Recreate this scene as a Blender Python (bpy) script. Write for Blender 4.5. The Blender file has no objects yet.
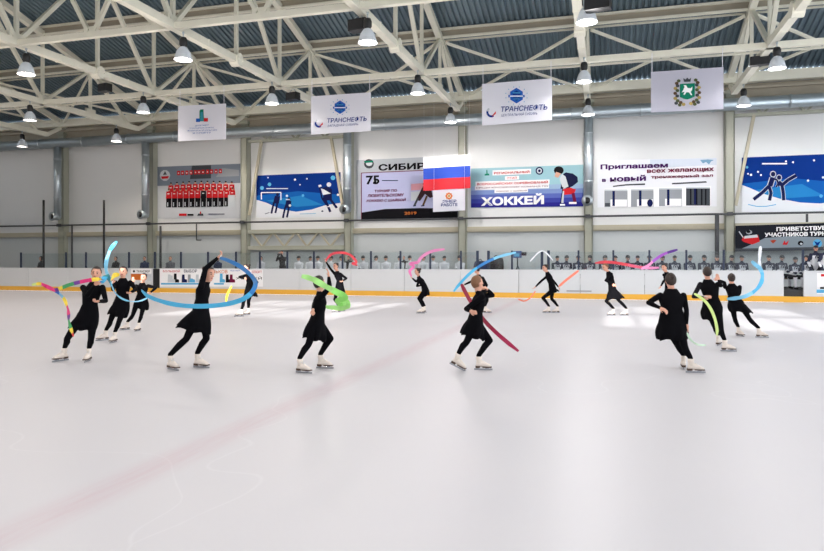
import bpy, bmesh, math, random
import numpy as np
from mathutils import Vector, Matrix
random.seed(7)
S = bpy.context.scene
COL = S.collection
F, CX, HY, HC = 680.0, 412.0, 260.0, 1.61          # focal length (px), image centre, horizon row, eye height (m)
TH = math.radians(15.9)
cs, sn = math.cos(TH), math.sin(TH)
RGT = Vector((cs, sn, 0)); FWD = Vector((-sn, cs, 0)); UP = Vector((0, 0, 1))
YB, YW = 28.85, 32.9                               # far boards, far wall
def V(*a): return Vector(a)
def cam(px, py, zc):
    return RGT * ((px - CX) / F * zc) + FWD * zc + UP * (HC + (HY - py) / F * zc)
def onY(px, py, Y):
    u = px - CX
    X = Y * (u * cs - F * sn) / (F * cs + u * sn)
    zc = -X * sn + Y * cs
    return Vector((X, Y, HC + (HY - py) * zc / F))
def XatY(px, Y): return onY(px, 0, Y).x
def zc_ground(py): return HC * F / (py - HY)

# ---------------------------------------------------------------- materials
MATS = {}
def M(name, col, rough=.6, metal=0.0, noise=0.0, nscale=6.0, emit=0.0, bump=0.0, spec=.5):
    if name in MATS: return MATS[name]
    m = bpy.data.materials.new(name); m.use_nodes = True
    nt = m.node_tree; b = nt.nodes['Principled BSDF']
    c = (col[0], col[1], col[2], 1)
    b.inputs['Base Color'].default_value = c
    b.inputs['Roughness'].default_value = rough
    b.inputs['Metallic'].default_value = metal
    b.inputs['Specular IOR Level'].default_value = spec
    tc = nt.nodes.new('ShaderNodeTexCoord')
    n = nt.nodes.new('ShaderNodeTexNoise'); n.inputs['Scale'].default_value = nscale; n.inputs['Detail'].default_value = 4
    nt.links.new(tc.outputs['Object'], n.inputs['Vector'])
    if noise > 0:
        mx = nt.nodes.new('ShaderNodeMix'); mx.data_type = 'RGBA'
        mx.inputs['A'].default_value = tuple(x * (1 - noise) for x in col) + (1,)
        mx.inputs['B'].default_value = tuple(min(1, x * (1 + noise)) for x in col) + (1,)
        nt.links.new(n.outputs['Fac'], mx.inputs['Factor'])
        nt.links.new(mx.outputs['Result'], b.inputs['Base Color'])
    if bump > 0:
        bp = nt.nodes.new('ShaderNodeBump'); bp.inputs['Strength'].default_value = bump; bp.inputs['Distance'].default_value = .02
        nt.links.new(n.outputs['Fac'], bp.inputs['Height']); nt.links.new(bp.outputs['Normal'], b.inputs['Normal'])
    if emit > 0:
        b.inputs['Emission Color'].default_value = c; b.inputs['Emission Strength'].default_value = emit
    m.diffuse_color = c
    MATS[name] = m
    return m
def srgb(r, g, b):
    f = lambda v: (v / 255 / 12.92) if v <= 10 else ((v / 255 + .055) / 1.055) ** 2.4
    return (f(r), f(g), f(b))
def flat(name, r, g, b, rough=.65, **k): return M(name, srgb(r, g, b), rough, **k)

cream = M('cream_steel_paint', srgb(226, 224, 208), .5, noise=.07, nscale=3)
colpaint = M('column_paint', srgb(160, 162, 148), .55, noise=.05, nscale=2)
girtpaint = M('girt_paint', srgb(176, 170, 150), .55, noise=.06, nscale=2)
eavebrown = M('eave_beam_paint', srgb(160, 152, 136), .6, noise=.12, nscale=1.5)
wallpaint = M('wall_panel_paint', srgb(216, 218, 219), .55, noise=.025, nscale=.7)
deck = M('corrugated_deck', srgb(104, 122, 132), .42, metal=.35, noise=.12, nscale=1.2)
galv = M('galvanised_steel', srgb(178, 188, 194), .34, metal=.75, noise=.1, nscale=5)
darkpipe = flat('dark_pipe', 62, 64, 68)
blackp = flat('black_plastic', 18, 19, 22, .45)
whiteb = M('board_plastic', srgb(210, 213, 216), .32, noise=.012, nscale=3)
yellowk = M('kick_plastic', srgb(236, 178, 62), .4, noise=.05, nscale=2)
navypost = flat('post_paint', 28, 42, 68, .5)
steel = M('blade_steel', srgb(170, 174, 180), .25, metal=.9)
bootw = M('boot_leather', srgb(226, 216, 206), .5, noise=.05, nscale=20)
sole = flat('boot_sole', 74, 52, 40, .5)
blackcloth = M('black_stretch_fabric', srgb(11, 11, 15), .9, noise=.15, nscale=30, spec=.08)
skin = M('skin', srgb(214, 160, 136), .55, noise=.04, nscale=20)
lipm = flat('lips', 160, 82, 78)
eyem = flat('eyes', 40, 30, 28, .3)
def cloth_mat(name, col, k=.45):
    m = M(name, col, .75, noise=.02, nscale=2); nt = m.node_tree; b = nt.nodes['Principled BSDF']; o = [n for n in nt.nodes if n.type == 'OUTPUT_MATERIAL'][0]
    t = nt.nodes.new('ShaderNodeBsdfTranslucent'); t.inputs['Color'].default_value = col + (1,); x = nt.nodes.new('ShaderNodeMixShader'); x.inputs['Fac'].default_value = k
    nt.links.new(b.outputs[0], x.inputs[1]); nt.links.new(t.outputs[0], x.inputs[2]); nt.links.new(x.outputs[0], o.inputs['Surface']); return m
fabricw = cloth_mat('banner_fabric', srgb(238, 239, 246))
rubber = flat('bench_platform_rubber', 58, 60, 62, .8)

def glass_mat():
    m = bpy.data.materials.new('spectator_glass'); m.use_nodes = True
    nt = m.node_tree; nt.nodes.clear()
    o = nt.nodes.new('ShaderNodeOutputMaterial'); mx = nt.nodes.new('ShaderNodeMixShader')
    t = nt.nodes.new('ShaderNodeBsdfTransparent'); t.inputs['Color'].default_value = (.88, .91, .92, 1)
    g = nt.nodes.new('ShaderNodeBsdfGlossy'); g.inputs['Roughness'].default_value = .05
    mx.inputs['Fac'].default_value = .05
    nt.links.new(t.outputs[0], mx.inputs[1]); nt.links.new(g.outputs[0], mx.inputs[2]); nt.links.new(mx.outputs[0], o.inputs['Surface'])
    return m
glass = glass_mat()

# ---------------------------------------------------------------- mesh builder
class MB:
    def __init__(s): s.v = []; s.f = []; s.m = []; s.mats = []; s.smooth = []
    def mi(s, mat):
        if mat is None: return 0
        if mat not in s.mats: s.mats.append(mat)
        return s.mats.index(mat)
    def add(s, verts, faces, mat=None, smooth=False):
        b = len(s.v); s.v += [tuple(v) for v in verts]
        k = s.mi(mat)
        for f in faces:
            s.f.append(tuple(i + b for i in f)); s.m.append(k); s.smooth.append(smooth)
        return s
    def box(s, c, size, mat=None, ax=None):
        c = Vector(c); hx, hy, hz = [d / 2 for d in size]
        A = ax or (V(1, 0, 0), V(0, 1, 0), V(0, 0, 1))
        vs = [c + A[0] * (hx * i) + A[1] * (hy * j) + A[2] * (hz * k) for k in (-1, 1) for j in (-1, 1) for i in (-1, 1)]
        return s.add(vs, [(0, 2, 3, 1), (4, 5, 7, 6), (0, 1, 5, 4), (2, 6, 7, 3), (0, 4, 6, 2), (1, 3, 7, 5)], mat)
    def beam(s, p0, p1, w, h, mat=None, up=UP):
        p0 = Vector(p0); p1 = Vector(p1); d = p1 - p0; L = d.length; d.normalize()
        side = d.cross(up)
        if side.length < 1e-4: side = d.cross(V(1, 0, 0))
        side.normalize(); u = side.cross(d).normalized()
        return s.box((p0 + p1) / 2, (L, w, h), mat, (d, side, u))
    def loft(s, rings, mat=None, smooth=True, cap0=True, cap1=True):
        n = len(rings[0]); vs = [p for r in rings for p in r]; fs = []
        for i in range(len(rings) - 1):
            for j in range(n):
                k = (j + 1) % n
                fs.append((i * n + j, i * n + k, (i + 1) * n + k, (i + 1) * n + j))
        if cap0: fs.append(tuple(range(n - 1, -1, -1)))
        if cap1: fs.append(tuple((len(rings) - 1) * n + j for j in range(n)))
        return s.add(vs, fs, mat, smooth)
    def cyl(s, p0, p1, r0, r1=None, n=12, mat=None, smooth=True, caps=True):
        p0 = Vector(p0); p1 = Vector(p1); r1 = r0 if r1 is None else r1
        d = (p1 - p0).normalized(); a = d.orthogonal().normalized(); b = d.cross(a)
        R = lambda p, r: [p + a * (r * math.cos(t)) + b * (r * math.sin(t)) for t in [2 * math.pi * i / n for i in range(n)]]
        return s.loft([R(p0, r0), R(p1, r1)], mat, smooth, caps, caps)
    def tube(s, pts, r, n=8, mat=None):
        for a, b in zip(pts[:-1], pts[1:]): s.cyl(a, b, r, r, n, mat)
        return s
    def lathe(s, prof, o=(0, 0, 0), n=20, mat=None, d=UP, smooth=True, cap0=False, cap1=False):
        o = Vector(o); d = Vector(d).normalized(); a = d.orthogonal().normalized(); b = d.cross(a)
        rings = [[o + d * z + a * (r * math.cos(2 * math.pi * i / n)) + b * (r * math.sin(2 * math.pi * i / n)) for i in range(n)] for r, z in prof]
        return s.loft(rings, mat, smooth, cap0, cap1)
    def ell(s, c, A, B, C, nu=14, nv=9, mat=None, keep=None):
        c = Vector(c); vs = []; fs = []
        rows = [-1] + [-math.cos(math.pi * i / nv) for i in range(1, nv)] + [1]
        for i, z in enumerate(rows):
            r = math.sqrt(max(0, 1 - z * z))
            for j in range(nu):
                t = 2 * math.pi * j / nu
                vs.append(c + A * (r * math.cos(t)) + B * (r * math.sin(t)) + C * z)
                if r == 0: break
        # index rows
        idx = []; k = 0
        for z in rows:
            r = math.sqrt(max(0, 1 - z * z)); cnt = 1 if r == 0 else nu
            idx.append((k, cnt)); k += cnt
        for i in range(len(rows) - 1):
            (a, na), (b, nb) = idx[i], idx[i + 1]
            for j in range(nu):
                q = (j + 1) % nu
                if na == 1: fs.append((a, b + q, b + j))
                elif nb == 1: fs.append((a + j, a + q, b))
                else: fs.append((a + j, a + q, b + q, b + j))
        if keep: fs = [f for f in fs if keep(sum((vs[i] for i in f), Vector()) / len(f) - c)]
        return s.add(vs, fs, mat, True)
    def prism(s, poly, n, th, mat=None):
        """poly: planar world points; n: extrusion direction"""
        n = Vector(n).normalized(); a = [Vector(p) for p in poly]; b = [p + n * th for p in a]; k = len(a)
        fs = [tuple(range(k)), tuple(range(2 * k - 1, k - 1, -1))] + [(i, (i + 1) % k + 0, (i + 1) % k + k, i + k) for i in range(k)]
        return s.add(a + b, fs, mat)
    def mesh(s, name, mat=None):
        me = bpy.data.meshes.new(name); me.from_pydata(s.v, [], s.f)
        for m in (s.mats or [mat]): me.materials.append(m)
        me.polygons.foreach_set('material_index', s.m)
        me.polygons.foreach_set('use_smooth', s.smooth)
        me.update(); return me
    def build(s, name, mat=None, parent=None, loc=None):
        """links ONE object; vertices are world coordinates, re-based on loc or on the parent's place"""
        if loc is None and parent is not None: o0 = wloc(parent)
        else: o0 = Vector(loc) if loc is not None else Vector((0, 0, 0))
        me = s.mesh(name, mat)
        if o0.length > 0: me.transform(Matrix.Translation(-o0))
        o = bpy.data.objects.new(name, me); COL.objects.link(o)
        if parent is not None: o.parent = parent
        else: o.location = o0
        return o
def wloc(o):
    p = Vector(o.location)
    while o.parent: o = o.parent; p = p + o.location
    return p
def tag(o, label, cat=None, group=None, kind=None):
    if label: o['label'] = label
    if cat: o['category'] = cat
    if group: o['group'] = group
    if kind: o['kind'] = kind
    return o
def thing(name, loc, label, cat, group=None):
    o = bpy.data.objects.new(name, None); COL.objects.link(o); o.location = loc; o.empty_display_size = .1
    return tag(o, label, cat, group)
def struct(o): o['kind'] = 'structure'; return o
def copy_tree(o, parent=None):
    c = o.copy(); COL.objects.link(c)
    if parent is not None: c.parent = parent
    for ch in list(o.children): copy_tree(ch, c)
    return c
ORD = ['first', 'second', 'third', 'fourth', 'fifth', 'sixth', 'seventh', 'eighth', 'ninth', 'tenth', 'eleventh', 'twelfth', 'thirteenth',
       'fourteenth', 'fifteenth', 'sixteenth', 'seventeenth', 'eighteenth', 'nineteenth', 'twentieth', 'twenty-first', 'twenty-second', 'twenty-third', 'twenty-fourth']

# flat printed artwork on a plane Y = const, drawn in photograph rows/columns
class Art(MB):
    def __init__(s, Y, step=.003): super().__init__(); s.Y = Y; s.k = 0; s.step = step
    def poly(s, pts, mat):
        s.k += 1; Y = s.Y - s.step * (.6 + .12 * s.k)
        P = []
        for x, y in pts:
            p = onY(x, y, s.Y); p.y = Y; P.append(p)
        return s.add(P, [tuple(range(len(P)))], mat)
    def rect(s, x0, y0, x1, y1, mat): return s.poly([(x0, y1), (x1, y1), (x1, y0), (x0, y0)], mat)
    def disc(s, x, y, rx, ry, mat, n=14): return s.poly([(x + rx * math.cos(2 * math.pi * i / n), y - ry * math.sin(2 * math.pi * i / n)) for i in range(n)], mat)
    def line(s, pts, w, mat):
        for (x0, y0), (x1, y1) in zip(pts[:-1], pts[1:]):
            dx, dy = x1 - x0, y1 - y0; L = math.hypot(dx, dy) or 1; nx, ny = -dy / L * w / 2, dx / L * w / 2
            s.poly([(x0 - nx, y0 - ny), (x1 - nx, y1 - ny), (x1 + nx, y1 + ny), (x0 + nx, y0 + ny)], mat)
        return s
def lettering(txt, x0, x1, yc0, yc1, hpx, Y, mat, parent, bold=.012, name='lettering', shear=0.0):
    """text standing on plane Y from column x0 to x1, mid rows yc0 (left) .. yc1, hpx high"""
    cu = bpy.data.curves.new('t', 'FONT'); cu.body = txt; cu.size = 1; cu.bevel_depth = bold * .8; cu.bevel_resolution = 0; cu.shear = shear; cu.resolution_u = 3
    ob = bpy.data.objects.new('t', cu); COL.objects.link(ob)
    dg = bpy.context.evaluated_depsgraph_get()
    me = bpy.data.meshes.new_from_object(ob.evaluated_get(dg))
    bpy.data.objects.remove(ob)
    co = np.array([v.co[:] for v in me.vertices])
    if bold > 0:                                   # keep the front of the thickened letters only
        bm = bmesh.new(); bm.from_mesh(me)
        bmesh.ops.delete(bm, geom=[f for f in bm.faces if f.calc_center_median().z < 1e-5], context='FACES'); bm.to_mesh(me); bm.free()
        co = np.array([v.co[:] for v in me.vertices])
    a = onY(x0, yc0, Y); b = onY(x1, yc1, Y)
    mn, mxx = co.min(0), co.max(0)
    zc = ((a + b) / 2).dot(FWD); H = hpx * zc / F
    X = a.x + (co[:, 0] - mn[0]) / (mxx[0] - mn[0]) * (b.x - a.x)
    t = (X - a.x) / (b.x - a.x)
    Z = a.z + t * (b.z - a.z) + ((co[:, 1] - mn[1]) / (mxx[1] - mn[1]) - .5) * H
    base = wloc(parent)
    for i, v in enumerate(me.vertices): v.co = (X[i] - base.x, Y - .006 - base.y, Z[i] - base.z)
    me.materials.clear(); me.materials.append(mat); me.name = name; me.update()
    o = bpy.data.objects.new(name, me); COL.objects.link(o); o.parent = parent
    return o
# ================================================================ THE HALL
XL, XR, YN, YR = -42.0, 21.0, -6.0, 13.5            # left / right end walls, near wall, ridge line
def deckZ(y): return 9.98 + .27 * (33 - (y if y >= YR else 2 * YR - y))
COLX = [-30.73 + 6.0 * i for i in range(-1, 9)]      # column lines; COLX[1] is the first column in view
COLX = [XatY(px, 32.6) for px in (62.5, 151.5, 245.0, 348.5, 462.5, 588.5, 729.5)]
COLX = [COLX[0] - 6.0] + COLX + [COLX[-1] + 6.0, COLX[-1] + 12.0]
print('columns', [round(x, 2) for x in COLX])

# ---- ice
def ice_mat():
    m = bpy.data.materials.new('ice'); m.use_nodes = True
    nt = m.node_tree; b = nt.nodes['Principled BSDF']; N = nt.nodes.new; L = nt.links.new
    tc = N('ShaderNodeTexCoord'); sep = N('ShaderNodeSeparateXYZ'); L(tc.outputs['Object'], sep.inputs[0])
    n1 = N('ShaderNodeTexNoise'); n1.inputs['Scale'].default_value = .5; n1.inputs['Detail'].default_value = 5; L(tc.outputs['Object'], n1.inputs['Vector'])
    mp = N('ShaderNodeMapping'); mp.inputs['Scale'].default_value = (9, .8, 1); mp.inputs['Rotation'].default_value = (0, 0, .5); L(tc.outputs['Object'], mp.inputs['Vector'])
    n2 = N('ShaderNodeTexNoise'); n2.inputs['Scale'].default_value = 2.5; n2.inputs['Detail'].default_value = 6; L(mp.outputs[0], n2.inputs['Vector'])
    # skate scratches: thin cell borders of a stretched, warped voronoi
    wn = N('ShaderNodeTexNoise'); wn.inputs['Scale'].default_value = .35; wn.inputs['Detail'].default_value = 2; L(tc.outputs['Object'], wn.inputs['Vector'])
    va = N('ShaderNodeVectorMath'); va.operation = 'MULTIPLY_ADD'; va.inputs[1].default_value = (5, 5, 5); L(wn.outputs['Color'], va.inputs[0]); L(tc.outputs['Object'], va.inputs[2])
    vo = N('ShaderNodeTexVoronoi'); vo.feature = 'DISTANCE_TO_EDGE'; vo.inputs['Scale'].default_value = .16; L(va.outputs[0], vo.inputs['Vector'])
    cr = N('ShaderNodeMapRange'); cr.inputs['From Min'].default_value = .0035; cr.inputs['From Max'].default_value = .0; cr.inputs['To Max'].default_value = .35; L(vo.outputs['Distance'], cr.inputs['Value'])
    mul = N('ShaderNodeMath'); mul.operation = 'MULTIPLY'; L(cr.outputs[0], mul.inputs[0]); L(n2.outputs['Fac'], mul.inputs[1])
    base = N('ShaderNodeMix'); base.data_type = 'RGBA'
    base.inputs['A'].default_value = srgb(190, 190, 196) + (1,); base.inputs['B'].default_value = srgb(202, 200, 204) + (1,)
    L(n1.outputs['Fac'], base.inputs['Factor'])
    fr = N('ShaderNodeMix'); fr.data_type = 'RGBA'; fr.inputs['B'].default_value = srgb(222, 222, 226) + (1,)
    L(mul.outputs[0], fr.inputs['Factor']); L(base.outputs['Result'], fr.inputs['A'])
    # worn red centre line painted under the ice
    ad = N('ShaderNodeMath'); ad.operation = 'ADD'; ad.inputs[1].default_value = 3.36; L(sep.outputs['X'], ad.inputs[0])
    ab = N('ShaderNodeMath'); ab.operation = 'ABSOLUTE'; L(ad.outputs[0], ab.inputs[0])
    mr = N('ShaderNodeMapRange'); mr.interpolation_type = 'SMOOTHSTEP'; mr.inputs['From Min'].default_value = .3; mr.inputs['From Max'].default_value = .02; mr.inputs['To Max'].default_value = .42
    L(ab.outputs[0], mr.inputs['Value'])
    m2 = N('ShaderNodeMath'); m2.operation = 'MULTIPLY'; L(mr.outputs[0], m2.inputs[0]); L(n2.outputs['Fac'], m2.inputs[1])
    ln = N('ShaderNodeMix'); ln.data_type = 'RGBA'; ln.inputs['B'].default_value = srgb(178, 128, 144) + (1,)
    L(m2.outputs[0], ln.inputs['Factor']); L(fr.outputs['Result'], ln.inputs['A'])
    L(ln.outputs['Result'], b.inputs['Base Color'])
    rr = N('ShaderNodeMapRange'); rr.inputs['To Min'].default_value = .3; rr.inputs['To Max'].default_value = .5; L(n1.outputs['Fac'], rr.inputs['Value']); L(rr.outputs[0], b.inputs['Roughness'])
    b.inputs['Specular IOR Level'].default_value = .22
    bp = N('ShaderNodeBump'); bp.inputs['Strength'].default_value = .05; bp.inputs['Distance'].default_value = .01
    L(n2.outputs['Fac'], bp.inputs['Height']); L(bp.outputs['Normal'], b.inputs['Normal'])
    return m
b = MB(); b.box(((XL + XR) / 2, (YN + YB) / 2, -.05), (XR - XL, YB - YN, .1)); struct(b.build('floor', ice_mat()))
b = MB(); b.box(((XL + XR) / 2, (YB + .1 + YW) / 2, .23), (XR - XL, YW - YB - .1, .46)); struct(b.build('floor_bench', rubber))

# ---- walls
def wall_far():
    b = MB()
    b.box(((XL + XR) / 2, YW + .1, 4.95), (XR - XL, .2, 9.9), wallpaint)
    return struct(b.build('wall_far'))
wall_far()
b = MB(); b.box((XL - .1, (YN + YW) / 2, 5), (.2, YW - YN, 10)); struct(b.build('wall_left', wallpaint))
# right end wall with a wide glazed front (daylight)
b = MB()
for y0, y1, z0, z1 in ((YN, YW, 0, 1.6), (YN, YW, 8.4, 10), (YN, -3, 1.6, 8.4), (31.5, YW, 1.6, 8.4)): b.box((XR + .1, (y0 + y1) / 2, (z0 + z1) / 2), (.2, y1 - y0, z1 - z0))
for k in range(1, 8): b.box((XR + .1, -3 + k * 34.5 / 8, 5), (.2, .3, 6.8))
struct(b.build('wall_right', wallpaint))
# near wall (behind the photographer): high window bands that throw the sun patches on the ice
WIN = [(-13.0, -7.0), (-.1, 1.7), (3.1, 5.6), (6.6, 9.0), (10.4, 13.2), (15, 19)]
WZ = (5.55, 7.35)
b = MB(); yc = YN - .1
b.box(((XL + XR) / 2, yc, WZ[0] / 2), (XR - XL, .2, WZ[0])); b.box(((XL + XR) / 2, yc, (WZ[1] + 10) / 2), (XR - XL, .2, 10 - WZ[1]))
xs = [XL] + [x for w in WIN for x in w] + [XR]
for i in range(0, len(xs), 2): b.box(((xs[i] + xs[i + 1]) / 2, yc, sum(WZ) / 2), (xs[i + 1] - xs[i], .2, WZ[1] - WZ[0]))
struct(b.build('wall_near', wallpaint))
for k, (a, c) in enumerate(WIN):
    b = MB(); n = max(1, round((c - a) / 1.2))
    for j in range(n + 1): b.box((a + (c - a) * j / n, yc, sum(WZ) / 2), (.14, .12, WZ[1] - WZ[0]))
    b.box(((a + c) / 2, yc, sum(WZ) / 2 + .1), (c - a, .1, .14))
    struct(b.build('window_%d' % (k + 1), wallpaint))
# ---- roof deck: trapezoid sheet with ribs running down the slope
b = MB(); P = .235; n = int((XR - XL + 1) / P); pr = []
for i in range(n):
    x = XL - .5 + i * P; pr += [(x, 0), (x + .11, 0), (x + .14, .075), (x + .205, .075)]
def slope(y0, y1):
    vs = [V(x, y0, deckZ(y0) + h) for x, h in pr] + [V(x, y1, deckZ(y1) + h) for x, h in pr]
    k = len(pr); b.add(vs, [(i, i + 1, k + i + 1, k + i) for i in range(k - 1)], deck)
slope(YW + .3, YR); slope(YR, YN - .3)
struct(b.build('ceiling'))

# ---- eave beam, wall head band, girts
b = MB(); b.box(((XL + XR) / 2, 32.45, 9.55), (XR - XL, .3, .42)); struct(b.build('trim_1', cream))
b = MB(); b.box(((XL + XR) / 2, 32.78, 9.0), (XR - XL, .22, .66)); b.box(((XL + XR) / 2, 32.5, 9.12), (XR - XL, .12, .1)); struct(b.build('trim_2', eavebrown))
b = MB(); b.box(((XL + XR) / 2, 32.8, 3.1), (XR - XL, .2, .26)); struct(b.build('trim_3', girtpaint))
b = MB(); b.box(((XL + XR) / 2, 32.86, 8.55), (XR - XL, .06, .3)); struct(b.build('trim_4', wallpaint))
b = MB(); b.box(((XL + XR) / 2, 32.87, 1.68), (XR - XL, .06, 2.56)); struct(b.build('trim_5', M('lower_wall_grey', srgb(186, 192, 194), .6, noise=.03, nscale=.8)))  # greyer sheet laid over the lower part of the far wall

# ---- wall columns
for i, x in enumerate(COLX):
    b = MB(); b.box((x - .17, 32.68, 4.85), (.04, .42, 9.7)); b.box((x + .17, 32.68, 4.85), (.04, .42, 9.7)); b.box((x, 32.5, 4.85), (.36, .06, 9.7)); b.box((x, 32.7, 4.85), (.3, .3, 9.7))
    b.box((x, 32.55, 3.62), (.46, .3, .1)); b.box((x, 32.6, 8.95), (.5, .4, .12))
    struct(b.build('column', colpaint))

# ---- roof trusses
NODES = [31.3, 27.9, 24.95, 21.6, 17.9, YR]
ZB = 8.74
def zt(y): return 9.45 + .29 * (33.1 - (y if y >= YR else 2 * YR - y))
TRUSSX = COLX[:-1]
def make_truss(x, label):
    t = thing('roof_truss', (x, 32.6, 0), label, 'truss', 'roof trusses over the rink')
    b = MB(); b.beam((x, 31.45, ZB), (x, YN, ZB), .24, .24)
    for y in (29.4, 26.2, 23.2, 19.7, 15.5): b.box((x, y, ZB), (.27, .06, .27))
    b.build('bottom_chord', cream, t)
    b = MB(); b.beam((x, 32.7, zt(32.7)), (x, YR, zt(YR)), .24, .24); b.beam((x, YN, zt(YN)), (x, YR, zt(YR)), .24, .24)
    b.build('top_chord', cream, t)
    b = MB(); b.beam((x, 31.45, ZB), (x, 32.65, 9.4), .14, .2); b.box((x, 32.6, 9.55), (.4, .4, .5)); b.build('end_strut', cream, t)
    for y in NODES[1:]:
        b = MB(); b.beam((x, y, ZB), (x, y, zt(y)), .12, .12); b.build('vertical', cream, t)
    prs = [((NODES[0] - .5, 'b'), (NODES[1], 't')), ((NODES[1], 't'), (NODES[2], 'b')), ((NODES[2], 'b'), (NODES[3], 't')), ((NODES[3], 't'), (NODES[4], 'b')), ((NODES[4], 'b'), (NODES[5], 't'))]
    for (ya, ka), (yb, kb) in prs:
        b = MB(); b.beam((x, ya, ZB if ka == 'b' else zt(ya)), (x, yb, ZB if kb == 'b' else zt(yb)), .14, .14); b.build('diagonal', cream, t)
    for y in NODES[1:5]:
        b = MB()
        if y == 21.6:
            b.cyl((x - .17, y, ZB), (x + .17, y, ZB), .24, n=10, smooth=False)
            for dy in (-.16, .16): b.cyl((x + .17, y + dy, ZB), (x + .21, y + dy, ZB), .03, n=6)
        else: b.box((x, y, ZB + .16), (.1, .62, .3))
        b.build('gusset_plate', cream, t)
    return t
names = ['just beyond the left edge column', 'above the leftmost wall column', 'above the column left of the team photo banner', 'above the column right of the team photo banner',
         'above the column right of the hockey goal picture', 'above the column behind the flag', 'above the column right of the blue hockey banner',
         'above the column beside the black welcome banner', 'at the right edge of the picture']
for x, nm in zip(TRUSSX, names):
    make_truss(x, 'cream steel roof truss ' + nm)

# ---- purlins
for y, nm in ((27.9, 'nearest the far wall'), (24.95, 'second from the far wall'), (21.6, 'third from the far wall'), (17.9, 'fourth from the far wall'), (14.0, 'fifth from the far wall')):
    z = deckZ(y); b = MB(); c = (XL + XR) / 2; L = XR - XL - .4
    b.box((c, y, z - .05), (L, .24, .08), cream); b.box((c, y + .03, z - .22), (L, .05, .3), eavebrown); b.box((c, y, z - .38), (L, .2, .06), cream); b.box((c, y + .55, z - .34), (L, .07, .07), cream)
    o = b.build('purlin', cream); 
    tag(o, 'long cream roof purlin under the dark ceiling, ' + nm, 'purlin', 'roof purlins')

# ---- longitudinal ties with bracing
for y, w, nm in ((24.95, .2, 'far'), (17.9, .18, 'near')):
    t = thing('tie_beam', (0, y, ZB), 'cream longitudinal tie beam carrying the white hanging banners' if nm == 'far' else 'cream longitudinal tie beam nearest the camera with V bracing above it', 'tie beam', 'tie beams between the trusses')
    b = MB(); b.box(((XL + XR) / 2, y, ZB - .02), (XR - XL - .2, w, w)); b.build('beam', cream, t)
    if nm == 'far': b = MB(); b.box(((XL + XR) / 2, y + .75, ZB), (XR - XL - .2, .07, .07)); b.build('rod', cream, t)
    for xa, xb in zip(TRUSSX[:-1], TRUSSX[1:]):
        if nm == 'near':
            m = (xa + xb) / 2; b = MB(); b.beam((xa + .2, y, zt(y) - .35), (m - .12, y, ZB + .1), .12, .12); b.beam((xb - .2, y, zt(y) - .35), (m + .12, y, ZB + .1), .12, .12)
            b.box((m, y, ZB + .12), (.55, .06, .26)); b.build('v_brace', cream, t)
for k, (xa, xb) in enumerate(zip(TRUSSX[:-1], TRUSSX[1:])):
    where = ['at the left edge', 'above the leftmost wall bay', 'above the second wall bay from the left', 'above the team photo banner', 'above the hockey goal picture', 'above the trophy tournament banner', 'above the blue hockey banner', 'above the gym invitation banner', 'above the blue figure skating picture'][k + 1 if k < 8 else 8]
    b = MB()
    for p, q in (((xa + .2, 28.05), (xb - .26, 32.4)), ((xb - .2, 28.05), (xa + .26, 32.4))):
        b.beam((p[0], p[1], zt(p[1]) - .12), (q[0], q[1], zt(q[1]) - .12), .1, .1, cream)
    o = b.build('cross_brace', cream, loc=((xa + xb) / 2, 30.3, zt(30.3)))
    tag(o, 'thin cream X-shaped roof brace ' + where, 'brace', 'X braces under the roof slope')

# ---- portal bracing in two wall bays
def portal(i, label, lattice=True):
    x0, x1 = COLX[i] + .2, COLX[i + 1] - .2; y = 32.62; w = x1 - x0
    t = thing('portal_brace', ((x0 + x1) / 2, y, 0), label, 'brace')
    b = MB(); b.beam((x0, y, 7.95), (x1, y, 7.95), .12, .14); b.build('top_rail', colpaint, t)
    for xa in (x0 + w * .2, x0 + w * .5, x0 + w * .8):
        b = MB(); b.beam((xa - .5, y, 8.5), (xa, y, 7.95), .09, .09); b.beam((xa + .5, y, 8.5), (xa, y, 7.95), .09, .09); b.build('hanger', colpaint, t)
    b = MB(); b.beam((x0 + .05, y, 4.0), (x0 + w * .14, y, 7.95), .13, .13); b.build('leg', girtpaint, t)
    b = MB(); b.beam((x1 - .05, y, 4.0), (x1 - w * .14, y, 7.95), .13, .13); b.build('leg', girtpaint, t)
    if lattice:
        for z, h in ((3.12, .2), (2.25, .22)):
            b = MB(); b.beam((x0, y, z), (x1, y, z), .16, h); b.build('girder_chord', colpaint, t)
        b = MB(); n = 4
        for k in range(n):
            xa = x0 + .15 + (w - .3) * k / n; xm = xa + (w - .3) / n / 2; xb = xa + (w - .3) / n
            b.beam((xa, y, 3.1), (xm, y, 2.3), .07, .09); b.beam((xm, y, 2.3), (xb, y, 3.1), .07, .09)
        b.build('lacing', girtpaint, t)
portal(3, 'grey steel portal brace with zigzag girder around the hockey goal picture')
portal(7, 'grey steel portal brace around the blue figure skating picture', False)

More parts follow.
